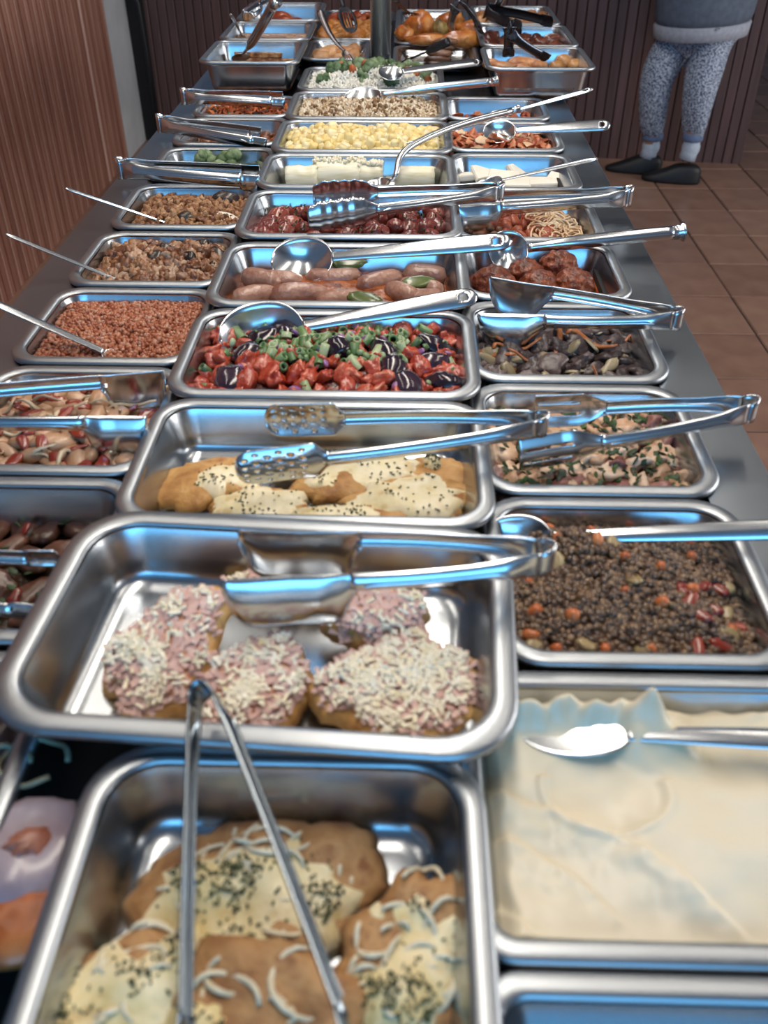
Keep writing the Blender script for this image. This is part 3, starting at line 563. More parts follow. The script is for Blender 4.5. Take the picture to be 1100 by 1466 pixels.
# sausages
p = PANS['c5']; f = zf(p, -.042, .014, .005, 20, 2); r = rnd(5)
obj('sausage_sauce', mound(p, f), mat('brown_oily_sauce', [(0, '#4a2012'), (.5, '#854520'), (1, '#a86236')], 60, .2, .5, 90), label='oily brown sauce around the pale sausages', cat='sauce', kind='stuff')
SAUS = mat('pale_sausage', [(0, '#5a3426'), (.3, '#85594a'), (.7, '#a27a68'), (1, '#744632')], 34, .3, .5, 110, src='obj', mixf=.2, coat=.2)
def sausage(L_, R_, seed, bend=.15):
    pa_ = []
    for k in range(12):
        u = k / 11; pa_.append(V((u - .5) * L_, bend * L_ * (u - .5) ** 2 * 2, 0))
    g = tube(pa_, lambda u: max(.001, R_ * (1 - abs(2 * u - 1) ** 5) ** .5 * (1 + .08 * noise.noise(V(u * 5, seed, 0)))), 16); return g
SL = [('at the left back', (395, 400), .10, .1), ('at the far left front', (345, 425), .08, .5), ('second along the front', (430, 425), .10, .25), ('in the middle back', (478, 398), .10, .05), ('in the middle right', (545, 405), .09, .6), ('at the front beside the green pepper', (575, 425), .07, -.9), ('at the right', (604, 412), .085, -.45), ('at the far right back', (622, 395), .075, -.1), ('lying deep at the left', (362, 405), .075, -.5), ('at the right front corner', (640, 428), .07, .3), ('at the middle front', (490, 432), .09, -.1)]
for i, (l, c, L_, rz) in enumerate(SL):
    q = at(c[0], c[1], .888); q.x = min(max(q.x, p['x0'] + .045), p['x1'] - .045); q.y = min(max(q.y, p['y0'] + .02), p['y1'] - .02)
    obj('sausage', sausage(L_, .018, i), SAUS, loc=q + V(0, 0, .004 * (i % 3) - .002), rot=(r.uniform(0, 6), r.uniform(-.12, .12), rz), label='pale cooked sausage ' + l + ' of its pan', cat='sausage', group='pale sausages')
GPEP = mat('green_pepper', [(0, '#2f3a1a'), (.6, '#4b5a2a'), (1, '#6b7740')], 20, .25, .15, src='obj', coat=.3)
for l, c, rz in (('front middle', (520, 425), -.4), ('right', (598, 402), .3), ('back middle by the spoon', (500, 376), .2)):
    pt = Patty(.03, .014, .005, 8, .2); obj('green_pepper_strip', pt.geo(), GPEP, loc=at(c[0], c[1], .905) + V(0, 0, -.002), rot=(.3, 0, rz), label='green pepper strip among the sausages, ' + l, cat='pepper', group='green pepper among sausages')
# dark red lumps
p = PANS['c6']; f = zf(p, -.046, .016, .006, 20, 3); r = rnd(6)
obj('dark_red_juice', mound(p, f), mat('dark_red_juice_mat', [(0, '#23100d'), (.5, '#42201a'), (1, '#5e2d24')], 60, .22, .6, 120), label='dark herb flecked juice under the red sausage lumps', cat='sauce', kind='stuff')
DRED = mat('dark_red_sausage', [(0, '#471a16'), (.4, '#6f2d25'), (.8, '#93493c'), (1, '#3a2a1a')], 45, .2, .35, 110, src='obj', mixf=.4, coat=.35)
dm = [mk(blob(.026, .020, .018, i + 60, .2, 1.5, 3), DRED, 'lump') for i in range(5)]
scatter('sausage_lump', 'dark red herbed sausage lump under the scalloped tongs', 'sausage', 'dark red sausage lumps', dm, darts(p, 44, .026, r, .022), f, r, .006, .6, .8, 1.15)
g, rn = many(STRIPG, [Matrix.Translation((x, y, f(x, y) + .022 + r.uniform(-.006, .003))) @ rotm(r) @ scl(.006, .003, .001) for x, y in darts(p, 260, .004, r, .012)])
obj('herb_flecks', g, HERB, label='dark herb flecks sprinkled on the red sausage lumps', cat='herbs', kind='stuff', rnd=rn, smooth=False)
# palm hearts
p = PANS['c7']; PALM = mat('palm_heart', [(0, '#d6cba4'), (.5, '#e9e2c6'), (1, '#f3efdf')], 18, .4, .15, 60, sss=.1, stretch=(1, 6, 6))
for l, x0_, x1_, y_, R_, sd in (('plain round palm heart piece at the left', 410, 455, 252, .022, 1), ('largest ragged palm heart piece in the middle', 450, 520, 248, .027, 2), ('short ragged palm heart piece beside the ladle', 514, 548, 249, .022, 3), ('smooth palm heart piece at the right', 566, 622, 252, .021, 4)):
    a, b = at(x0_, y_, .885), at(x1_, y_, .885); n_ = 22; rings = []
    for k in range(11):
        u = k / 10; c = a.lerp(b, u); k_ = .9 if k in (0, 10) else 1
        rings.append([c + V((.006 * noise.noise(V(j * .9, sd, u * 3)) if k in (0, 1, 9, 10) else 0), R_ * k_ * (1 + .10 * noise.noise(V(math.cos(6.283 * j / n_) * 1.5, u * 3, sd))) * math.cos(6.283 * j / n_), R_ * k_ * (1 + .14 * noise.noise(V(math.sin(6.283 * j / n_) * 2, u * 4, sd))) * math.sin(6.283 * j / n_)) for j in range(n_)])
    t = thing('palm_heart', l, 'palm heart', (a.x, a.y, .86)); obj('core', loft(rings), PALM, t, world=True)
    if sd in (2, 3):
        Ms = [Matrix.Translation(a.lerp(b, r.random()) + V(0, r.uniform(-.012, .012), R_ * .95 + r.uniform(0, .006))) @ rotm(r) @ scl(.010, .006, .005) for _ in range(70)]
        g, rn = many(ico(1), [m_ @ scl(.6, .6, .6) for m_ in Ms]); obj('ragged_fibre', g, mat('palm_fibre', [(0, '#d9cfac'), (1, '#f1ecdc')], 20, .5, 0, src='attr'), t, world=True, kind='stuff', rnd=rn)
# potato salad
p = PANS['c8']; f = zf(p, -.028, .026, .008, 26, 4); r = rnd(8)
MAYO = mat('mayonnaise', [(0, '#e3c86e'), (.5, '#efdfa0'), (1, '#f3ead0')], 20, .35, .3, 60)
obj('creamy_dressing', mound(p, f), MAYO, label='creamy yellow dressing binding the potato salad', cat='dressing', kind='stuff')
POT = mat('dressed_potato', [(0, '#d3b86e'), (.4, '#e2cb88'), (.7, '#e6d8ac'), (1, '#d9d0b4')], 30, .4, .3, 80, src='obj', mixf=.5, sss=.1)
qm = [mk(blob(.016, .013, .012, i + 80, .12, 1.2, 3, .6), POT, 'potato') for i in range(5)]
scatter('potato_cube', 'pale yellow potato cube in the creamy potato salad', 'potato', 'potato cubes in the creamy salad', qm, darts(p, 230, .0125, r, .012), f, r, .004, None, .6, 1.05)
# rice pans
RICEB = mat('brown_rice_mix', [(0, '#7a5a3c'), (.35, '#b49a78'), (.65, '#d9ccb4'), (1, '#ece4d6')], 60, .6, .1, src='attr', mixf=.65)
p = PANS['c9']; f = zf(p, -.026, .022, .007, 30, 5); r = rnd(9)
obj('rice_bed', mound(p, f), mat('rice_bed_brown', [(0, '#8f7554'), (.5, '#bba98b'), (1, '#d8cdb8')], 120, .7, .8, 200), label='packed rice under the loose grains with brown bits', cat='rice', kind='stuff')
stuff('rice_grains', 'loose rice grains mixed with brown bits', 'rice', p, f, 3600, ico(1), (.0075, .0030, .0026), RICEB, r, None, .003, .008)
bitm = [mk(blob(.008, .006, .005, i, .3, 1.6, 2), mat('brown_bit', [(0, '#4b3a24'), (.6, '#7b5a38'), (1, '#a5814f')], 40, .5, .2, src='obj'), 'bit') for i in range(3)]
scatter('meat_bit', 'brown meat bit in the rice', 'meat', 'brown bits in the rice', bitm, darts(p, 90, .014, r, .012), f, r, .007)
p = PANS['c10']; f = zf(p, -.022, .040, .010, 26, 6); r = rnd(10)
RICEW = mat('white_rice', [(0, '#bfbcae'), (.5, '#dedbd0'), (1, '#f1efe8')], 60, .55, .1, src='attr', mixf=.6, sss=.05)
obj('white_rice_bed', mound(p, f), mat('rice_bed_white', [(0, '#b9b6a6'), (.5, '#d5d2c6'), (1, '#e9e7de')], 120, .6, .9, 200), label='packed white rice under the broccoli', cat='rice', kind='stuff')
stuff('white_rice_grains', 'loose white rice grains around the broccoli', 'rice', p, f, 3200, ico(1), (.0085, .0030, .0028), RICEW, r, None, .003, .008)
BRO = mat('broccoli_green', [(0, '#26381f'), (.4, '#4d6640'), (.75, '#849672'), (1, '#b4bd9c')], 50, .6, .6, 160, src='obj', mixf=.4)
def floret(seed, s=1.0):
    r_ = rnd(seed); gs = [tube([V(0, 0, -.022 * s), V(.001, 0, -.008 * s), V(0, 0, .004 * s)], .007 * s, 8)]
    for k in range(9):
        a = r_.uniform(0, 6.28); q = r_.uniform(0, .014) * s; gs.append(xf(blob(.010 * s, .010 * s, .009 * s, seed + k, .3, 3, 2), Matrix.Translation((q * math.cos(a), q * math.sin(a), r_.uniform(.002, .012) * s))))
    return join(gs)
def florets(key, label, group, pts, f, r, m=BRO, s=1.0, lift=.008):
    ms = [mk(floret(i + 5, s), m, 'floret') for i in range(4)]
    scatter('broccoli_floret', label, 'broccoli', group, ms, pts, f, r, lift, .9, .8, 1.25)
florets('c10', 'green broccoli floret on the white rice before the post', 'broccoli on the white rice', [loc_of(p, u, v) for u, v in ((-.75, -.55), (-.5, .5), (-.35, .7), (-.22, .2), (-.28, .8), (-.1, .6), (.0, .75), (.05, .25), (.2, .7), (.3, .45), (.55, .6), (.72, .35), (.8, .1), (-.05, -.15), (.42, .1), (.28, -.6), (-.6, .1), (-.42, -.1), (-.15, -.45))], f, r, s=1.15)
CAR = mat('carrot_orange', [(0, '#8f4018'), (.5, '#b05a28'), (1, '#c27a48')], 30, .4, .1, src='obj', sss=.1)
cm = [mk(blob(.011, .010, .008, i, .15, 1.3, 2, .5), CAR, 'carrot') for i in range(3)]
scatter('carrot_piece', 'orange carrot piece on the white rice before the post', 'carrot', 'carrot on the white rice', cm, [loc_of(p, u, v) for u, v in ((-.5, .3), (.0, .6), (.35, .55), (.88, -.35), (.55, .15), (-.12, .1), (.7, -.1), (-.3, -.3))], f, r, .014, None, .9, 1.3)
# mashed potato
p = PANS['r2']; MASH = mat('mashed_potato', [(0, '#cfc2a4'), (.5, '#d8cdb4'), (1, '#ddd5c2')], 7, .38, .12, 40, sss=.15, detail=2)
def fm(x, y):
    b = p['z'] - .010; u = (x - .21) / .14; v = (y - .43) / .12
    b += .012 * noise.noise(V(x * 9, y * 9, 2)) + .0025 * noise.noise(V(x * 40, y * 40, 5))
    s = (x - .10) * .62 + (y - .36) * .78                          # broad spatula strokes with raised lips
    for off, hgt, wd in ((-.040, .0060, .020), (.012, .0045, .024), (.062, .005, .024)):
        q = s - off + .012 * math.sin(x * 30 + off * 90) + .007 * noise.noise(V(x * 18, y * 18, off * 40)); b += hgt * (math.exp(-(q / wd) ** 2) if q < 0 else math.exp(-(q / .0030) ** 2)) * smooth((y - .31) / .05) * (1 + .35 * noise.noise(V(x * 90, y * 90, 4)))
    rr = math.hypot((x - .165) / 1.25, y - .445); b -= .007 * math.exp(-(rr / .035) ** 4); b += .003 * math.exp(-((rr - .040) / .004) ** 2) * (1 if y < .455 else .2)
    e = min(p['x1'] + .003 - x, x - p['x0'] + .003, p['y1'] + .003 - y); b -= .016 * (1 - smooth(e / (.016 + .008 * noise.noise(V(x * 30, y * 30, 8)))))
    b += .023 * math.exp(-(((y - .511 - .008 * noise.noise(V(x * 25, 1, 1))) / .011) ** 2)) * smooth((x - .075) / .02) * smooth((.235 - x) / .03) * (1 + .6 * noise.noise(V(x * 70, y * 70, 3)))
    b += .025 * math.exp(-(((x - .213) / .030) ** 4 + ((y - .497) / .022) ** 2)) * (1 + .3 * noise.noise(V(x * 60, y * 60, 6)))
    b += .010 * math.exp(-(((y - .535 - .01 * noise.noise(V(x * 20, 3, 1))) / .006) ** 2)) * max(0, noise.noise(V(x * 45, 2, 2)) + .2)
    return b
gx, gy = 150, 140; vv_ = []; ff_ = []
for j in range(gy + 1):
    for i in range(gx + 1):
        x = p['x0'] - .002 + (p['x1'] - p['x0'] + .004) * i / gx; y_ = p['y0'] - .002 + (p['y1'] - p['y0'] + .004) * j / gy; vv_.append((x, y_, fm(x, y_)))
for j in range(gy):
    for i in range(gx): a = j * (gx + 1) + i; ff_.append((a, a + 1, a + gx + 2, a + gx + 1))
bd = [i for i in range(gx + 1)] + [(j + 1) * (gx + 1) - 1 for j in range(1, gy + 1)] + [gy * (gx + 1) + i for i in range(gx - 1, -1, -1)] + [j * (gx + 1) for j in range(gy - 1, 0, -1)]
n0 = len(vv_); vv_ += [(vv_[b][0] * .97 + p['cx'] * .03, vv_[b][1] * .97 + p['cy'] * .03, .86) for b in bd]
for k in range(len(bd)): ff_.append((bd[k], n0 + k, n0 + (k + 1) % len(bd), bd[(k + 1) % len(bd)]))
obj('mashed_potato', (vv_, ff_), MASH, label='smooth white mashed potato heaped to the rim and smeared in strokes', cat='mash', kind='stuff')
# lentils
p = PANS['r3']; f0 = zf(p, -.034, .030, .007, 20, 7); hb_ = at(826, 783, .895)
def f(x, y): return f0(x, y) + .016 * math.exp(-(((x - hb_.x) / .028) ** 2 + ((y - hb_.y) / .030) ** 2))
r = rnd(12)
obj('lentil_bed', mound(p, f), mat('lentil_bed_mat', [(0, '#24160d'), (.5, '#3d281a'), (1, '#5a3d27')], 120, .5, .9, 200), label='packed brown lentils under the loose ones', cat='lentils', kind='stuff')
stuff('lentils', 'loose glossy brown lentils heaped in the pan', 'lentils', p, f, 4200, ico(2), (.0046, .0046, .0028), mat('lentil', [(0, '#2a1a12'), (.4, '#4c3626'), (.75, '#6b5038'), (1, '#8d6f4d')], 80, .3, .05, src='attr', mixf=.75), r, .9, .003, .006)
cm2 = [mk(blob(.009, .007, .006, i + 30, .15, 1.3, 2, .6), CAR, 'carrot') for i in range(3)]
scatter('carrot_cube', 'small orange carrot cube in the brown lentils', 'carrot', 'carrot cubes in the lentils', cm2, darts(p, 22, .026, r, .015), f, r, .006, None, .7, 1.15)
REDP = mat('red_pepper', [(0, '#641a0e'), (.6, '#862c18'), (1, '#9f4428')], 20, .25, .1, src='obj', coat=.3)
rp = [mk(Patty(.014, .007, .004, i, .25, nr=4, nt=18).geo(), REDP, 'pepper') for i in range(3)]
scatter('red_pepper_piece', 'red pepper piece in the brown lentils', 'pepper', 'red pepper in the lentils', rp, darts(p, 9, .02, r, .015, (.45, .95, -.95, .0)), f, r, .006, .5)
om = [mk(Patty(.012, .008, .003, i, .25, nr=4, nt=18).geo(), mat('soft_onion', [(0, '#7f6a45'), (1, '#a8946a')], 20, .3, .1, src='obj'), 'onion') for i in range(3)]
scatter('onion_piece', 'soft brown onion piece in the brown lentils', 'onion', 'onion in the lentils', om, darts(p, 12, .03, r, .015), f, r, .006, .5)
# generic chunk dishes
def dish(key, lvl, crown, bed, kinds, seed, bedlab, bedcat='sauce', freq=22, amp=.007, bedrough=.25):
    p = PANS[key]; f = zf(p, lvl, crown, amp, freq, seed); r = rnd(seed)
    obj('sauce_bed', mound(p, f), mat('bed_' + key, bed, 60, bedrough, .6, 120), label=bedlab, cat=bedcat, kind='stuff')
    for name, label, cat, group, metas, n, dmin, lift, flat, reg in kinds:
        scatter(name, label, cat, group, metas, darts(p, n, dmin, r, .014, reg), f, r, lift, flat, .8, 1.2)
    return p, f, r
def chunks(size, m, n=4, amp=.25, bx=.35, sub=2, fr=1.5, s0=0): return [mk(blob(size[0], size[1], size[2], s0 + i * 1.7, amp, fr, sub, bx), m, 'chunk') for i in range(n)]
def flats(a, b, h, m, n=4, amp=.3): return [mk(Patty(a, b, h, 50 + i, amp, nr=5, nt=22, rough=.1).geo(), m, 'flat') for i in range(n)]
def strips(L_, R_, m, n=4, bend=.5): return [mk(tube([V(L_ * (k / 7 - .5), bend * L_ * math.sin(k / 7 * 3.1 + i), .3 * L_ * bend * math.sin(k + i)) for k in range(8)], lambda u: R_ * (.55 + .5 * math.sin(math.pi * u)), 6, .5), m, 'strip') for i in range(n)]
CHK = mat('pale_chicken', [(0, '#94684a'), (.4, '#c39c7c'), (.75, '#dcc0a6'), (1, '#ead9c8')], 40, .4, .4, 110, src='obj', mixf=.45)
LEAF = mat('chopped_parsley', [(0, '#16240f'), (.5, '#2b4420'), (1, '#4c6a36')], 40, .5, .1, src='obj', mixf=.7)
PINKM = mat('pink_brown_meat', [(0, '#5b2f28'), (.5, '#84524a'), (1, '#a8796c')], 40, .35, .3, 110, src='obj', mixf=.4)
leafs = flats(.0065, .0042, .0012, LEAF)
p, f, r = dish('r4', -.044, .016, [(0, '#3c2218'), (.5, '#6a4430'), (1, '#2e3a1e')], [('chicken_chunk', 'pale chicken chunk among the chopped herbs', 'chicken', 'chicken chunks with herbs', chunks((.021, .015, .011), CHK, 7, .6, .5, 3), 56, .021, .006, .6, None), ('meat_chunk', 'pinkish brown meat chunk among the chopped herbs', 'meat', 'pinkish meat with herbs', chunks((.022, .014, .010), PINKM, 4, .5, .4, 3), 16, .03, .006, .6, None),
    ('parsley_leaf', 'dark green chopped parsley bit on the chicken', 'parsley', 'parsley on the chicken', leafs, 280, .005, .016, .9, None)], 41, 'brown herby juice under the chicken with herbs')
EGG = mat('cooked_eggplant', [(0, '#1c1413'), (.4, '#3a2d2c'), (.75, '#594a49'), (1, '#7a6760')], 44, .36, .6, 120, src='obj', mixf=.35, coat=.05)
p, f, r = dish('r5', -.046, .018, [(0, '#150d09'), (.5, '#2b1c12'), (1, '#46301e')], [('eggplant_chunk', 'dull purple brown eggplant chunk beside the carrot strips', 'eggplant', 'eggplant chunks in the dark dish', chunks((.026, .018, .013), EGG, 7, .55, .5, 3), 48, .024, .006, .6, None), ('onion_sliver', 'pale onion sliver in the dark eggplant dish', 'onion', 'onion in the dark eggplant dish', flats(.016, .008, .004, mat('translucent_onion', [(0, '#6f6044'), (1, '#a89b7c')], 30, .3, .1, src='obj')), 22, .026, .016, .9, None),
    ('carrot_strip', 'orange brown carrot strip in the dark eggplant dish', 'carrot', 'carrot strips in the dark eggplant dish', strips(.05, .005, mat('cooked_carrot', [(0, '#7f4521'), (1, '#b06a38')], 30, .3, .1, src='obj')), 12, .04, .018, .5, None)], 42, 'dark oily juice under the eggplant')
# meatballs
p = PANS['r6']; f = zf(p, -.047, .008, .003, 20, 8)
obj('meatball_sauce', mound(p, f), SAUCE, label='red brown sauce around the meatballs', cat='sauce', kind='stuff')
MB_ = mat('meatball', [(0, '#3f1a0d'), (.45, '#6d3019'), (.8, '#8f4b2b'), (1, '#4a2213')], 55, .36, 1.0, 140, coat=.1)
for i, (l, c, R_) in enumerate((('at the left under the ladle', (706, 398), .034), ('in the back middle', (752, 388), .030), ('in the back right', (800, 382), .033), ('at the right, largest', (822, 405), .036), ('at the front middle', (772, 408), .033), ('at the front left', (722, 418), .030))):
    q = at(c[0], c[1], .885); q.y = min(max(q.y, p['y0'] + .03), p['y1'] - .04); obj('meatball', blob(R_, R_ * .95, R_ * .85, i + 3, .20, 3.2, 4), MB_, loc=(q.x, q.y, .876 + .004 * (i % 3)), label='red brown meatball ' + l + ' of the pan', cat='meatball', group='meatballs')
# spaghetti
p, f, r = dish('r7', -.040, .018, [(0, '#6b2a14'), (.5, '#8f4525'), (1, '#b67a52')], [('sauce_lump', 'red meat sauce lump on the spaghetti', 'sauce', 'meat sauce on the spaghetti', chunks((.014, .011, .008), mat('bolognese', [(0, '#6f2712'), (.5, '#94432a'), (1, '#b56c4c')], 60, .35, .5, 120, src='obj'), 4, .4), 46, .016, .004, None, (-.45, .45, -1, 1)), ('mushroom_piece', 'brown mushroom piece at the left of the spaghetti', 'mushroom', 'mushrooms by the spaghetti', chunks((.014, .011, .009), mat('mushroom', [(0, '#4f3727'), (1, '#92705a')], 40, .35, .3, src='obj'), 4, .3), 22, .016, .005, None, (-1, -.4, -1, .6))], 43, 'red sauce under the spaghetti')
sp = []
for k in range(75):
    x, y_ = loc_of(p, r.uniform(.25, .82), r.uniform(-.75, .8)); a0 = r.uniform(0, 6.28); ro = r.uniform(.016, .034); n_ = 14; pa_ = []
    for q in range(n_):
        a = a0 + r.uniform(.26, .30) * q; xx = min(max(x + ro * math.cos(a), p['x0'] + .01), p['x1'] - .01); yy = min(max(y_ + ro * .8 * math.sin(a), p['y0'] + .01), p['y1'] - .01); pa_.append(V(xx, yy, f(xx, yy) + .004 + .014 * (k / 75) + .004 * math.sin(q * .9 + k)))
    sp.append(tube(pa_, .0019, 6))
obj('spaghetti', join(sp), mat('spaghetti_mat', [(0, '#c08a5e'), (.5, '#dcbf9a'), (1, '#ead9bf')], 25, .3, 0), label='tangled pale spaghetti strands at the right of the pan', cat='spaghetti', kind='stuff')
# white cheese slices
p = PANS['r8']; f = zf(p, -.056, 0, .001, 10, 3); r = rnd(14); WCH = mat('fresh_white_cheese', [(0, '#d9d3c4'), (.5, '#e8e3d6'), (1, '#f1eee6')], 16, .45, .1, sss=.1)
for l, c, a, b, rz, tl in (('at the far left', (660, 247), .030, .020, .2, .1), ('standing at the back left', (695, 246), .032, .022, .4, .5), ('with a pink stain in the middle', (722, 252), .036, .024, -.2, .3), ('standing corner up in the middle back', (744, 245), .030, .024, .8, .6), ('lying flat at the front right', (775, 258), .055, .022, .05, .12), ('lying under the spoon', (728, 260), .05, .022, -.1, .1), ('at the right end', (802, 256), .030, .022, -.5, .3)):
    g = loft([[(sx * a * k, sy * b * k * (1 - .25 * (sx > 0)), z) for sx, sy in ((-1, -1), (1, -1), (1, 1), (-1, 1))] for k, z in ((.93, 0), (1, .003), (1, .011), (.92, .014))])
    q = at(c[0], c[1], .865); o = obj('cheese_slice', g, WCH, loc=(q.x, q.y, .850 + abs(tl) * .016), rot=(tl, 0, rz), smooth=False, label='white cheese slice ' + l + ' of its pan', cat='cheese', group='white cheese slices')
RSH = mat('red_orange_shred', [(0, '#7a2b14'), (.4, '#a54d2a'), (.75, '#c87f55'), (1, '#e0b48e')], 40, .35, .3, src='obj', mixf=.6)
dish('r9', -.040, .020, [(0, '#5a1f0e'), (.5, '#8a3f20'), (1, '#b06a42')], [('meat_shred', 'red orange meat shred in the nearer red pan', 'meat', 'meat shreds in the nearer red pan', flats(.018, .010, .005, RSH, 5, .5), 110, .014, .006, .9, None), ('pale_onion_flake', 'pale onion flake on the red orange shreds', 'onion', 'onion flakes on the red shreds', flats(.02, .015, .003, mat('pale_flake', [(0, '#c99a72'), (1, '#e6cfae')], 30, .35, .1, src='obj')), 12, .04, .014, .5, None)], 44, 'red oily bed under the shredded meat')
dish('r10', -.050, .012, [(0, '#4d170b'), (.5, '#7e3318'), (1, '#a2542c')], [('chicken_shred', 'orange chicken shred in the splattered red pan', 'chicken', 'chicken shreds in the splattered pan', flats(.016, .010, .005, RSH, 5, .5), 60, .015, .005, .9, None)], 45, 'red sauce in the splattered pan')
# left column
RPB = flats(.016, .009, .004, REDP)
dish('l4', -.030, .012, [(0, '#7d4a2c'), (.5, '#b98a64'), (1, '#d3b190')], [('chicken_strip', 'pale chicken strip with red pepper in the left pan', 'chicken', 'chicken strips with red pepper', chunks((.026, .013, .010), mat('cream_chicken', [(0, '#9a6a44'), (.5, '#b89070'), (1, '#cfb294')], 36, .35, .3, src='obj', mixf=.4, coat=.2), 6, .3), 60, .022, .005, .5, None), ('red_pepper_strip', 'shiny red pepper strip on the left chicken', 'pepper', 'red pepper strips on the chicken', RPB, 34, .022, .014, .5, None), ('onion_strand', 'translucent onion strand on the left chicken', 'onion', 'onion strands on the chicken', strips(.05, .003, mat('cooked_onion', [(0, '#b39a78'), (1, '#d3c2a4')], 30, .3, .05, src='obj'), 4, .3), 20, .028, .016, .4, None)], 46, 'oily juice under the chicken with red pepper')
p = PANS['l5']; f = zf(p, -.020, .012, .004, 22, 11); r = rnd(47)
obj('grain_bed', mound(p, f), mat('grain_bed_mat', [(0, '#8a4526'), (.5, '#a8613c'), (1, '#c18a68')], 110, .45, .9, 200), label='packed orange grain filling the left pan', cat='grain', kind='stuff')
stuff('orange_grains', 'loose orange grains and soft beans on top', 'grain', p, f, 3400, ico(1), (.0046, .0036, .0032), mat('orange_grain', [(0, '#6a3320'), (.35, '#964f30'), (.7, '#b07454'), (1, '#a48e84')], 60, .35, .1, src='attr', mixf=.7), r, None, .002, .006)
BRC = mat('browned_chunk', [(0, '#2e1a12'), (.3, '#6b3f26'), (.6, '#916848'), (.85, '#ae917a'), (1, '#cbbeb2')], 60, .34, .7, 130, src='obj', mixf=.6)
dish('l6', -.034, .024, [(0, '#5a2c16'), (.5, '#8d5a34'), (1, '#b98a58')], [('seafood_chunk', 'browned seafood and chicken chunk in the left pan', 'chunk', 'browned chunks in the left pan', chunks((.015, .012, .010), BRC, 8, .6, .5, 3), 190, .0125, .006, None, None), ('mussel_piece', 'dark mussel piece among the browned chunks', 'mussel', 'mussels among the browned chunks', chunks((.018, .012, .008), mat('mussel_dark', [(0, '#17120f'), (1, '#3d302a')], 20, .25, .1, src='obj'), 3, .2), 9, .04, .014, .6, (-.2, .9, -.3, .95))], 48, 'orange sauce under the browned chunks')
p, f, r = dish('l7', -.032, .020, [(0, '#5a3820'), (.5, '#8a623c'), (1, '#a8845c')], [('rice_clump', 'orange rice clump beside the white egg', 'rice', 'orange rice clumps', chunks((.010, .007, .006), mat('orange_rice', [(0, '#3c2114'), (.3, '#744628'), (.65, '#966c46'), (1, '#b89674')], 120, .5, .8, 200, src='obj', mixf=.6), 6, .6), 290, .0088, .005, None, None)], 49, 'orange rice filling the left pan', 'rice')
for l, c, sz, m_ in (('dark olive lump at the back right of the orange rice', (322, 284), (.030, .020, .016), 'mussel_dark'), ('dark olive lump at the front of the orange rice', (268, 311), (.024, .015, .013), 'mussel_dark')):
    q = at(c[0], c[1], .89); obj('olive_lump', blob(*sz, 5, .2, 1.6, 3), MATS[m_], loc=(q.x, q.y, .888), label=l, cat='olive')
q = at(312, 304, .895); t = thing('egg_half', 'large white egg half with pepper specks on the orange rice', 'egg', (q.x, q.y, .872), (.1, 0, .1))
pt = Patty(.042, .026, .022, 3, .12, .5, .02); obj('white', pt.geo(), mat('egg_white', [(0, '#d3c3b0'), (.5, '#e6ddd2'), (1, '#efeae2')], 14, .35, .1, sss=.1), t); topping(t, pt, 10, (.005, .004, .001), HERB, rnd(2), 'pepper_specks', .6, .0, .2)
DGR = mat('dark_green', [(0, '#121a10'), (.5, '#22331c'), (1, '#42552f')], 50, .5, .5, 140, src='obj')
p, f, r = dish('l8', -.040, .012, [(0, '#0f120c'), (.5, '#1e2517'), (1, '#3a4026')], [('greens_piece', 'dark chopped greens piece under the left tongs', 'greens', 'dark greens pieces', flats(.018, .012, .006, DGR, 5, .4), 60, .02, .006, .8, None)], 50, 'dark green juice under the greens')
florets('l8', 'broccoli floret at the back of the dark greens pan', 'broccoli in the greens pan', [loc_of(p, u, v) for u, v in ((.05, .55), (.18, .45), (-.3, .5), (.1, .2), (.3, .6))], f, r, BRO, 1.2, .014)
dish('l9', -.046, .010, [(0, '#2a130a'), (.5, '#4d2614'), (1, '#6e3d20')], [('stew_piece', 'brown stewed piece under the crossed tongs', 'meat', 'brown stewed pieces', chunks((.018, .013, .008), mat('brown_stew', [(0, '#3b1d10'), (.5, '#6a3a1f'), (1, '#8f5830')], 40, .3, .4, src='obj'), 4, .3), 60, .02, .004, .6, None)], 51, 'dark brown stew sauce under the crossed tongs')
dish('l10', -.040, .018, [(0, '#2e140a'), (.5, '#5e2a14'), (1, '#2c2a14')], [('carrot_shred', 'orange red carrot shred in the farthest left salad', 'carrot', 'carrot shreds in the farthest left salad', strips(.034, .0045, mat('carrot_shred_mat', [(0, '#7d2e12'), (.5, '#ae5222'), (1, '#cf7a3c')], 30, .35, .1, src='obj')), 80, .015, .010, .5, None), ('salad_leaf', 'dark green leaf in the farthest left salad', 'leaf', 'leaves in the farthest left salad', leafs, 40, .02, .012, .8, None)], 52, 'dark dressing under the carrot salad')
dish('l3', -.058, .006, [(0, '#0d0906'), (.5, '#24180f'), (1, '#3d2a1a')], [('dark_meat_slice', 'dark brown meat slice in the deep blue walled pan', 'meat', 'dark meat slices in the blue walled pan', flats(.030, .016, .009, mat('dark_meat', [(0, '#2a1a12'), (.5, '#523426'), (1, '#7a5140')], 34, .3, .4, src='obj'), 5, .3), 34, .03, .006, .3, None), ('red_pepper_bit', 'red pepper bit among the dark meat slices', 'pepper', 'red pepper among the dark meat', flats(.010, .006, .003, REDP), 16, .03, .014, .6, None), ('herb_leaf', 'green herb leaf among the dark meat slices', 'herb', 'herbs among the dark meat', leafs, 50, .015, .014, .8, None)], 53, 'dark juice under the meat slices')
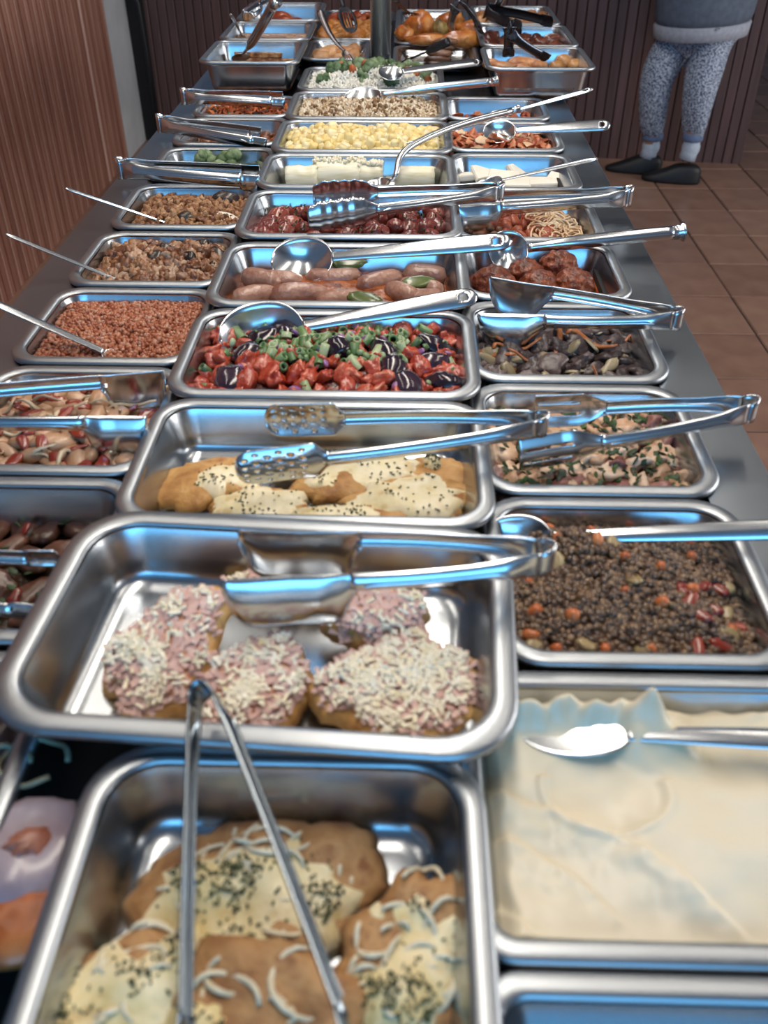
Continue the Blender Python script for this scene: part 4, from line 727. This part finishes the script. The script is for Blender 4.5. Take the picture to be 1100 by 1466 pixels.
p, f, r = dish('l2', -.046, .010, [(0, '#120c0b'), (.5, '#2e1d17'), (1, '#4c3024')], [('dark_stew_chunk', 'dark stewed chunk in the near left pan', 'meat', 'dark stewed chunks in the near left pan', chunks((.026, .020, .013), mat('dark_chunk', [(0, '#221513'), (.5, '#4b332d'), (1, '#7c5a4e')], 34, .3, .4, src='obj'), 5, .3), 26, .036, .004, .5, None)], 54, 'dark juice in the near left pan')
t = thing('meat_slice', 'pale mauve meat slice with a browned patch in the near left pan', 'meat', at(20, 1215, .895) + V(0, 0, -.02), (.2, .15, .4)); pt = Patty(.062, .048, .022, 6, .2)
obj('flesh', pt.geo(), mat('mauve_meat', [(0, '#7d6a74'), (.6, '#94858e'), (1, '#a99ca4')], 20, .3, .2, coat=.2), t); g = Patty(.026, .018, .026, 9, .4).geo(); obj('browned_patch', ([(x + .012, y + .004, z) for x, y, z in g[0]], g[1]), mat('browned_patch_mat', [(0, '#6b3a2a'), (1, '#b0715a')], 40, .35, .3), t)
q = at(18, 1305, .89); obj('roast_piece', blob(.045, .030, .018, 7, .25, 1.5, 3), mat('orange_roast', [(0, '#6a3216'), (.5, '#a3592c'), (1, '#c98650')], 24, .3, .3), loc=(q.x, q.y, .872), label='orange brown roast piece at the front of the near left pan', cat='meat')
for l, c, ro in (('larger glassy onion ring at the back of the near left pan', (48, 1090), .028), ('smaller glassy onion ring at the edge of the near left pan', (8, 1092), .020)):
    q = at(c[0], c[1], .895); obj('onion_ring', tube([q + V(ro * math.cos(a * .26), ro * .8 * math.sin(a * .26), .003 * math.sin(a)) for a in range(22)], .0025, 6), mat('glassy_onion', [(0, '#6d6a55'), (1, '#a19d84')], 20, .2, 0), label=l, cat='onion')
# hot pans
def slabmeat(label, c, a, b, h, rz, seed, m, name, cat, tilt=(0, 0), amp=.12, z=0):
    return obj(name, Patty(a, b, h, seed, amp, .25, .09, fr=1.2).geo(), m, loc=Vector(c) + V(0, 0, z), rot=(tilt[0], tilt[1], rz), label=label, cat=cat)
LAS = mat('lasagne_crust', [(0, '#4a2c18'), (.4, '#8a5c34'), (.8, '#b98f60'), (1, '#6b4224')], 60, .4, .6, 130)
def hotbed(key, lab, cols, lvl): p = PANS[key]; f = zf(p, lvl, .004, .003, 20, 5); obj('pan_sauce', mound(p, f), mat('hb_' + key, cols, 40, .25, .4, 100), label=lab, cat='sauce', kind='stuff'); return p, f
p, f = hotbed('hl1', 'thin brown drippings under the lasagne', [(0, '#3a2114'), (1, '#6b452c')], -.07)
def block(label, c, a, b, h, rz, m, name, cat, seed=1, layers=3):
    t = thing(name, label, cat, c, (0, 0, rz)); r_ = rnd(seed)
    for k in range(layers):
        z0, z1 = h * k / layers, h * (k + 1) / layers; w = 1 - .03 * (k % 2)
        g = [[V(x * a * w * (1 + .04 * noise.noise(V(x * 3, y * 3, k + seed))), y * b * w * (1 + .06 * noise.noise(V(y * 4, x * 4, k + seed))), z + .003 * noise.noise(V(x * 5, y * 5, z * 90))) for x, y, _ in rrect(0, 0, 2, 2, .2, 0, 4)] for z in (z0 + .001, z0 + .003, z1 - .002, z1)]
        obj('layer', loft(g), m if k % 2 == 0 else mat('lasagne_filling', [(0, '#5d2a16'), (.5, '#9a5f3a'), (1, '#dcc49a')], 50, .4, .5), t)
    return t
block('layered lasagne block standing in the front left hot pan', at(372, 80, .935) + V(0, 0, -.025), .072, .04, .04, .05, LAS, 'lasagne_block', 'lasagne', 3)
for l, c, sd in (('broken lasagne corner left of the turner', (318, 78), 4), ('small lasagne scrap at the right of the front left hot pan', (412, 84), 5)):
    block(l, at(c[0], c[1], .93) + V(0, 0, -.02), .026, .030, .024, .4, LAS, 'lasagne_scrap', 'lasagne', sd)
p, f = hotbed('hl2', 'brown topped gratin filling the second left hot pan', [(0, '#5a2c16'), (.5, '#8f5a30'), (1, '#c9a46c')], -.032)
slabmeat('browned gratin crust in the second left hot pan', (p['cx'], p['cy'] - .02, .944), .115, .10, .008, 0, 61, LAS, 'gratin_crust', 'gratin', amp=.1)
p, f = hotbed('hl3', 'brown gravy in the last left hot pan', [(0, '#4b1d0e'), (1, '#7d3a1c')], -.05)
RRO = mat('red_roast', [(0, '#5d1f0e'), (.5, '#8f3c1c'), (1, '#b5663a')], 30, .3, .3)
for l, u, v in (('left', -.45, -.5), ('right', .5, -.45), ('middle', .05, -.1), ('far', -.2, .4)): x, y_ = loc_of(p, u, v); obj('roast_slice', blob(.045, .035, .022, u * 9, .2, 1.5, 3), RRO, loc=(x, y_, .945), label='red brown roast slice at the ' + l + ' side of the last left hot pan', cat='roast')
FRY = mat('golden_fry', [(0, '#7d431a'), (.45, '#b3712f'), (.8, '#c98c48'), (1, '#8f5526')], 36, .45, .6, 120, src='obj', mixf=.35)
p, f = hotbed('hcl1', 'oily base of the fried fish pan', [(0, '#4b2e18'), (1, '#7a5030')], -.026)
scatter('fried_fish', 'golden fried fish piece left of the post', 'fish', 'fried fish pieces', chunks((.034, .022, .014), mat('fried_fish_mat', [(0, '#8f5a34'), (.5, '#c08b5c'), (1, '#d3a87c')], 36, .45, .5, 120, src='obj'), 4, .25, 0, 3), [loc_of(p, u, v) for u, v in ((-.6, -.6), (-.3, -.2), (-.5, .1), (.1, -.55), (.2, .0), (.55, -.4), (-.55, -.2), (.6, .3), (-.1, .3))], f, rnd(71), .012, .4)
p, f = hotbed('hcl2', 'oily base of the fritter pan', [(0, '#4b2e18'), (1, '#7a5030')], -.022)
scatter('fritter', 'golden fritter behind the fried fish', 'fritter', 'golden fritters', chunks((.030, .022, .018), FRY, 4, .25, 0, 3), darts(p, 34, .032, rnd(72), .02), f, rnd(72), .016, .6)
p, f = hotbed('hcl3', 'red stew sauce in the last middle pan', [(0, '#5d1a0c'), (1, '#93361a')], -.022)
scatter('red_stew_piece', 'red stewed piece in the last middle pan', 'stew', 'red stewed pieces', chunks((.026, .02, .012), RRO, 3, .25), darts(p, 20, .035, rnd(73), .02), f, rnd(73), .008, .5)
p, f = hotbed('hcr1', 'dark drippings under the ribs', [(0, '#20130d'), (1, '#4a2f20')], -.026)
RIB = mat('dark_rib', [(0, '#2b1811'), (.5, '#5c3a28'), (1, '#94694a')], 50, .35, .5, 120, src='obj')
for k in range(5):
    q = at(622 + 4 * k, 90 - 5.5 * k, .93); obj('rib_slice', blob(.040, .012, .012, k, .2, 1.6, 3), RIB, loc=(q.x, q.y, .922 + .006 * k), rot=(0, 0, -.12), label='dark sliced rib ' + ('nearest', 'second', 'middle', 'fourth', 'farthest')[k] + ' of the row right of the post', cat='rib', group='sliced ribs')
p, f = hotbed('hcr2', 'dark gravy in the roast chicken pan', [(0, '#3a1a0c'), (.5, '#6a3416'), (1, '#8a4a22')], -.026)
RCH = mat('roast_chicken_skin', [(0, '#6a2e0e'), (.4, '#a45a22'), (.8, '#c9884a'), (1, '#7d3c18')], 18, .25, .3, 80, coat=.3)
for l, c, R_, rz in (('round golden thigh at the left', (602, 36), (.055, .05, .045), .3), ('dark piece at the far left', (580, 46), (.03, .06, .03), .2), ('piece behind the tongs', (645, 30), (.05, .05, .035), .8), ('long golden piece at the front right', (662, 54), (.07, .03, .026), .1), ('piece at the right', (675, 40), (.04, .05, .03), 1.2), ('flat brown piece at the front', (612, 54), (.07, .03, .018), 0), ('greenish stuffed piece in the middle', (630, 42), (.028, .035, .035), 0)):
    q = at(c[0], c[1], .95); obj('chicken_piece', blob(*R_, c[0], .25, 1.4, 3), RCH if 'green' not in l else mat('stuffing', [(0, '#3a2a12'), (.5, '#7a6230'), (1, '#a89458')], 40, .5, .5), loc=(q.x, min(q.y, 3.88), .945), rot=(0, 0, rz), label='roast chicken, ' + l + ' of the long pan', cat='chicken', group='roast chicken pieces')
p, f = hotbed('hr1', 'brown juice under the potatoes and chicken', [(0, '#2e1a10'), (1, '#5f3c26')], -.055)
RPOT = mat('roast_potato', [(0, '#8a562c'), (.5, '#b98752'), (1, '#d3ac7a')], 26, .35, .3, src='obj', coat=.2)
for l, c, R_ in (('upper', (792, 76), .026), ('right', (808, 84), .027), ('rightmost', (823, 89), .022), ('lower', (797, 91), .022)):
    q = at(c[0], c[1], .955); obj('roast_potato', blob(R_, R_ * .9, R_ * .85, c[0], .12, 1.4, 3), RPOT, loc=(q.x, q.y, .945), label='golden roast potato, ' + l + ' of the cluster in the right hot pan', cat='potato', group='roast potatoes')
for l, c, R_, rz in (('drumstick lying left', (722, 88), (.05, .016, .016), -.3), ('wing in the middle', (752, 84), (.055, .026, .02), .35), ('bony piece with red skin', (762, 78), (.035, .03, .026), .2), ('pale piece at the front', (748, 92), (.03, .022, .018), 0), ('leg end at the far left', (704, 84), (.025, .018, .016), -.5), ('piece beside the tongs', (773, 88), (.03, .022, .02), .7)):
    q = at(c[0], c[1], .955); obj('chicken_piece', blob(*R_, c[0], .22, 1.5, 3), mat('stewed_chicken', [(0, '#8a4a22'), (.45, '#b47a4e'), (.8, '#cfa27c'), (1, '#9a3f1c')], 26, .35, .35), loc=(q.x, q.y, .940), rot=(0, .1, rz), label='stewed chicken, ' + l + ' of the front right hot pan', cat='chicken', group='stewed chicken')
p, f = hotbed('hr2', 'dark gravy in the second right hot pan', [(0, '#180d08'), (1, '#3a2216')], -.05)
scatter('dark_meat_piece', 'dark glazed meat piece in the second right hot pan', 'meat', 'dark glazed meat', chunks((.034, .026, .02), mat('glazed_meat', [(0, '#2a120b'), (.5, '#5a2a1c'), (1, '#86503a')], 34, .3, .4, src='obj', coat=.2), 4, .25, 0, 3), darts(p, 22, .045, rnd(75), .02), f, rnd(75), .012, .6)
p, f = hotbed('hr3', 'brown juice in the last right hot pan', [(0, '#3a2112'), (1, '#6a4528')], -.05)
scatter('chicken_lump', 'browned chicken lump in the last right hot pan', 'chicken', 'browned chicken lumps', chunks((.036, .028, .024), mat('browned_lump', [(0, '#6a3c1c'), (.5, '#a06c40'), (1, '#c89a6c')], 30, .35, .4, src='obj'), 4, .28, 0, 3), darts(p, 26, .045, rnd(76), .02), f, rnd(76), .018, .6)
# ---------------------------------------------------------------- person by the counter
JOG = mat('flecked_grey_knit', [(0, '#343a48'), (.40, '#566075'), (.55, '#a3adc0'), (1, '#c0c8d4')], 150, .9, .3, 300, detail=1)
SWT = mat('slate_sweater', [(0, '#4b5361'), (1, '#596272')], 40, .9, .2, 300)
BAND = mat('pale_hem', [(0, '#8d919d'), (1, '#a0a4ae')], 60, .9, .2)
CUFF = mat('blue_cuff', [(0, '#5a6a86'), (1, '#66779a')], 60, .9, .1)
SOCK = mat('pale_sock', [(0, '#a3aebd'), (1, '#b8c2cf')], 80, .9, .3, 200)
SHOE = mat('black_shoe', [(0, '#0c0d11'), (1, '#16181d')], 30, .55, .1)
SKIN = mat('skin', [(0, '#9a6d57'), (1, '#ad7e66')], 20, .5, .05, sss=.1)
HAIR = mat('dark_hair', [(0, '#17110e'), (1, '#2a1f1a')], 80, .5, .4, stretch=(8, 8, 1))
def skin_mesh(name, pts, edges, m, parent, sub=2):
    base = ROOTLOC[parent.name]; me = bpy.data.meshes.new(name); me.from_pydata([tuple(Vector(p[0]) - base) for p in pts], edges, [])
    me.materials.append(m); o = bpy.data.objects.new(name, me); COL.objects.link(o); o.parent = parent
    s = o.modifiers.new('skin', 'SKIN'); s.use_smooth_shade = True
    for i, p in enumerate(pts):
        d = me.skin_vertices[0].data[i]; r = p[1]; d.radius = r if isinstance(r, tuple) else (r, r); d.use_root = (i == 0)
    b = o.modifiers.new('sub', 'SUBSURF'); b.levels = sub; b.render_levels = sub
    return o
PY = 4.98
pa, pb = atY(931, 217, PY + .06), atY(988, 219, PY - .10)            # ankles, far and near leg
ka, kb = atY(939, 112, PY - .0), atY(1003, 125, PY - .12)
ha, hb = atY(972, 50, PY + .04), atY(1021, 50, PY - .08)
pel = atY(1004, 26, PY - .02); ch = pel + V(.02, 0, .22); sh = pel + V(.0, .01, .40); nk = sh + V(-.02, .01, .07); hd = nk + V(-.03, .01, .15)
ps = thing('person', 'person in slate sweater and flecked grey joggers standing at the dark counter', 'person', ((pa.x + pb.x) / 2, PY, 0))
side = (hb - ha).normalized(); fwd = V(-1, .22, 0).normalized(); lat = V(.22, 1, 0).normalized()
s1, s2 = sh + lat * .155, sh - lat * .155
e1, e2 = s1 + V(-.16, .05, -.12), s2 + V(-.17, -.05, -.12); w1_, w2_ = e1 + V(-.2, .03, .06), e2 + V(-.2, .05, .06)
pts = [(pel, .10), (ch, .115), (sh, .07), (nk, .045), (hd - V(0, 0, .06), .055), (ha, .07), (ka, .05), (pa, .033), (hb, .07), (kb, .05), (pb, .033),
       (s1, .05), (e1, .036), (w1_, .024), (s2, .05), (e2, .036), (w2_, .024)]
skin_mesh('body', pts, [(0, 1), (1, 2), (2, 3), (3, 4), (0, 5), (5, 6), (6, 7), (0, 8), (8, 9), (9, 10), (2, 11), (11, 12), (12, 13), (2, 14), (14, 15), (15, 16)], SKIN, ps)
tr = [(pel + V(0, 0, -.02), .125), (ha + V(0, 0, -.03), .104), (ha.lerp(ka, .5), .104), (ka, .092), (ka.lerp(pa, .35), .082), (ka.lerp(pa, .72), .070), (pa + V(0, 0, .115), .054),
      (hb + V(0, 0, -.03), .104), (hb.lerp(kb, .5), .102), (kb, .088), (kb.lerp(pb, .35), .078), (kb.lerp(pb, .72), .066), (pb + V(0, 0, .115), .052)]
skin_mesh('joggers', tr, [(0, 1), (1, 2), (2, 3), (3, 4), (4, 5), (5, 6), (0, 7), (7, 8), (8, 9), (9, 10), (10, 11), (11, 12)], JOG, ps)
def ell(c, rx, ry, n=28, tw=0, slope=0): return [c + V(rx * math.cos(2 * math.pi * k / n), ry * math.sin(2 * math.pi * k / n), slope * math.cos(2 * math.pi * k / n)) for k in range(n)]
hc = atY(1008, 36, PY - .02)
for q, (c_, r_) in enumerate(((pa, .052), (pb, .050))):
    obj('cuff', tube([c_ + V(0, 0, .062), c_ + V(0, 0, .066), c_ + V(0, 0, .095), c_ + V(0, 0, .10)], lambda u: r_ * (.94 + .1 * math.sin(math.pi * u)), 18, up=V(1, 0, 0)), CUFF, ps, world=True)
    obj('sock', tube([c_ + V(-.01, 0, -.03), c_ + V(-.004, 0, 0), c_ + V(0, 0, .02), c_ + V(0, 0, .035), c_ + V(0, 0, .05), c_ + V(0, 0, .07)], lambda u: .044 + .003 * math.sin(u * 22), 18, up=V(1, 0, 0)), SOCK, ps, world=True)
sw = []
for f_, rx, ry, sl in ((-.01, .216, .194, .015), (.03, .230, .206, .012), (.10, .235, .200, .008), (.20, .230, .170, 0), (.30, .215, .168, 0), (.38, .165, .15, 0), (.43, .09, .09, 0), (.46, .062, .062, 0)):
    sw.append(ell(hc + V(-.01, 0, f_ + .02), rx, ry, slope=sl))
swo = obj('sweater', loft(sw), SWT, ps, world=True)
obj('hem_band', loft([ell(hc + V(-.01, 0, z), rx, ry, slope=.015) for z, rx, ry in ((-.045, .212, .190), (-.042, .222, .200), (.010, .228, .206), (.020, .220, .198))]), BAND, ps, world=True)
for a_, b_, c_ in ((s1, e1, w1_), (s2, e2, w2_)):
    obj('sleeve', tube([a_ + V(.02, 0, .02), a_, a_.lerp(b_, .5), b_, b_.lerp(c_, .4), c_], lambda u: .075 - .035 * u, 14), SWT, ps, world=True)
    hand = [(c_, .022), (c_ + fwd * .05, .026)]; ed = [(0, 1)]
    for k in range(4):
        o0 = c_ + fwd * .075 + V(0, 0, .02 - .014 * k) ; i0 = len(hand); hand += [(o0, .009), (o0 + fwd * .03 + V(0, 0, -.006), .008), (o0 + fwd * (.05 + .006 * (k in (1, 2))) + V(0, 0, -.016), .007)]; ed += [(1, i0), (i0, i0 + 1), (i0 + 1, i0 + 2)]
    i0 = len(hand); hand += [(c_ + fwd * .03 + V(0, 0, .03), .010), (c_ + fwd * .06 + V(0, 0, .045), .008)]; ed += [(1, i0), (i0, i0 + 1)]
    skin_mesh('hand', hand, ed, SKIN, ps, 1)
hv, hf = blob(.088, .070, .108, 3, .03, 1.5, 4); head = []
for p in hv:
    q = Vector(p)
    if q.x < 0: q.x *= 1.05 + .0 * q.z
    q.x -= .022 * math.exp(-((q.y / .014) ** 2 + ((q.z + .012) / .022) ** 2)) if q.x < -.05 else 0
    q.y *= 1 - .25 * smooth((-q.z - .02) / .09)
    head.append(q + hd)
ho = obj('head', (head, hf), SKIN, ps, world=True)
for s in (-1, 1):
    obj('eye', xf(blob(.009, .011, .008, 1, 0, 1, 2), Matrix.Translation(hd + V(-.083, s * .030, .012))), mat('eye_dark', [(0, '#1a1512'), (1, '#2a221d')], 5, .2, 0), ho, world=True)
    obj('ear', xf(blob(.020, .008, .030, 2, .1, 1, 2), Matrix.Translation(hd + V(.005, s * .072, .0))), SKIN, ho, world=True)
obj('mouth', xf(blob(.006, .022, .005, 2, .05, 1, 2), Matrix.Translation(hd + V(-.085, 0, -.052))), mat('lip', [(0, '#7d4a42'), (1, '#8a544a')], 9, .4, 0), ho, world=True)
obj('hair', xf(blob(.093, .080, .085, 5, .06, 3, 3), Matrix.Translation(hd + V(.018, 0, .040))), HAIR, ps, world=True)
for c_, back in ((pa, 0), (pb, 0)):
    T = fwd; S_ = lat; rings = []
    for z, k, sh_ in ((0.0, 1.0, 0), (.012, 1.04, 0), (.030, 1.0, .0), (.050, .86, .02), (.068, .60, .045), (.078, .42, .055)):
        ring = []
        for j in range(28):
            a = 2 * math.pi * j / 28; lx = math.cos(a); ly = math.sin(a)
            wy = .050 * (1 - .06 * math.cos(a)) * (k * .4 + .6); ly = math.copysign(abs(ly) ** .75, ly); lx = (math.copysign(abs(lx) ** .8, lx) * .145 * k + .072 - sh_ * 1.15)
            hz = z if z < .02 else z * 1.12 * (1 - .34 * smooth((lx - .02) / .18))
            ring.append(V(c_.x, c_.y, 0) + T * lx + S_ * (ly * wy) + V(0, 0, hz))
        rings.append(ring)
    so = obj('shoe', loft(rings), SHOE, ps, world=True)
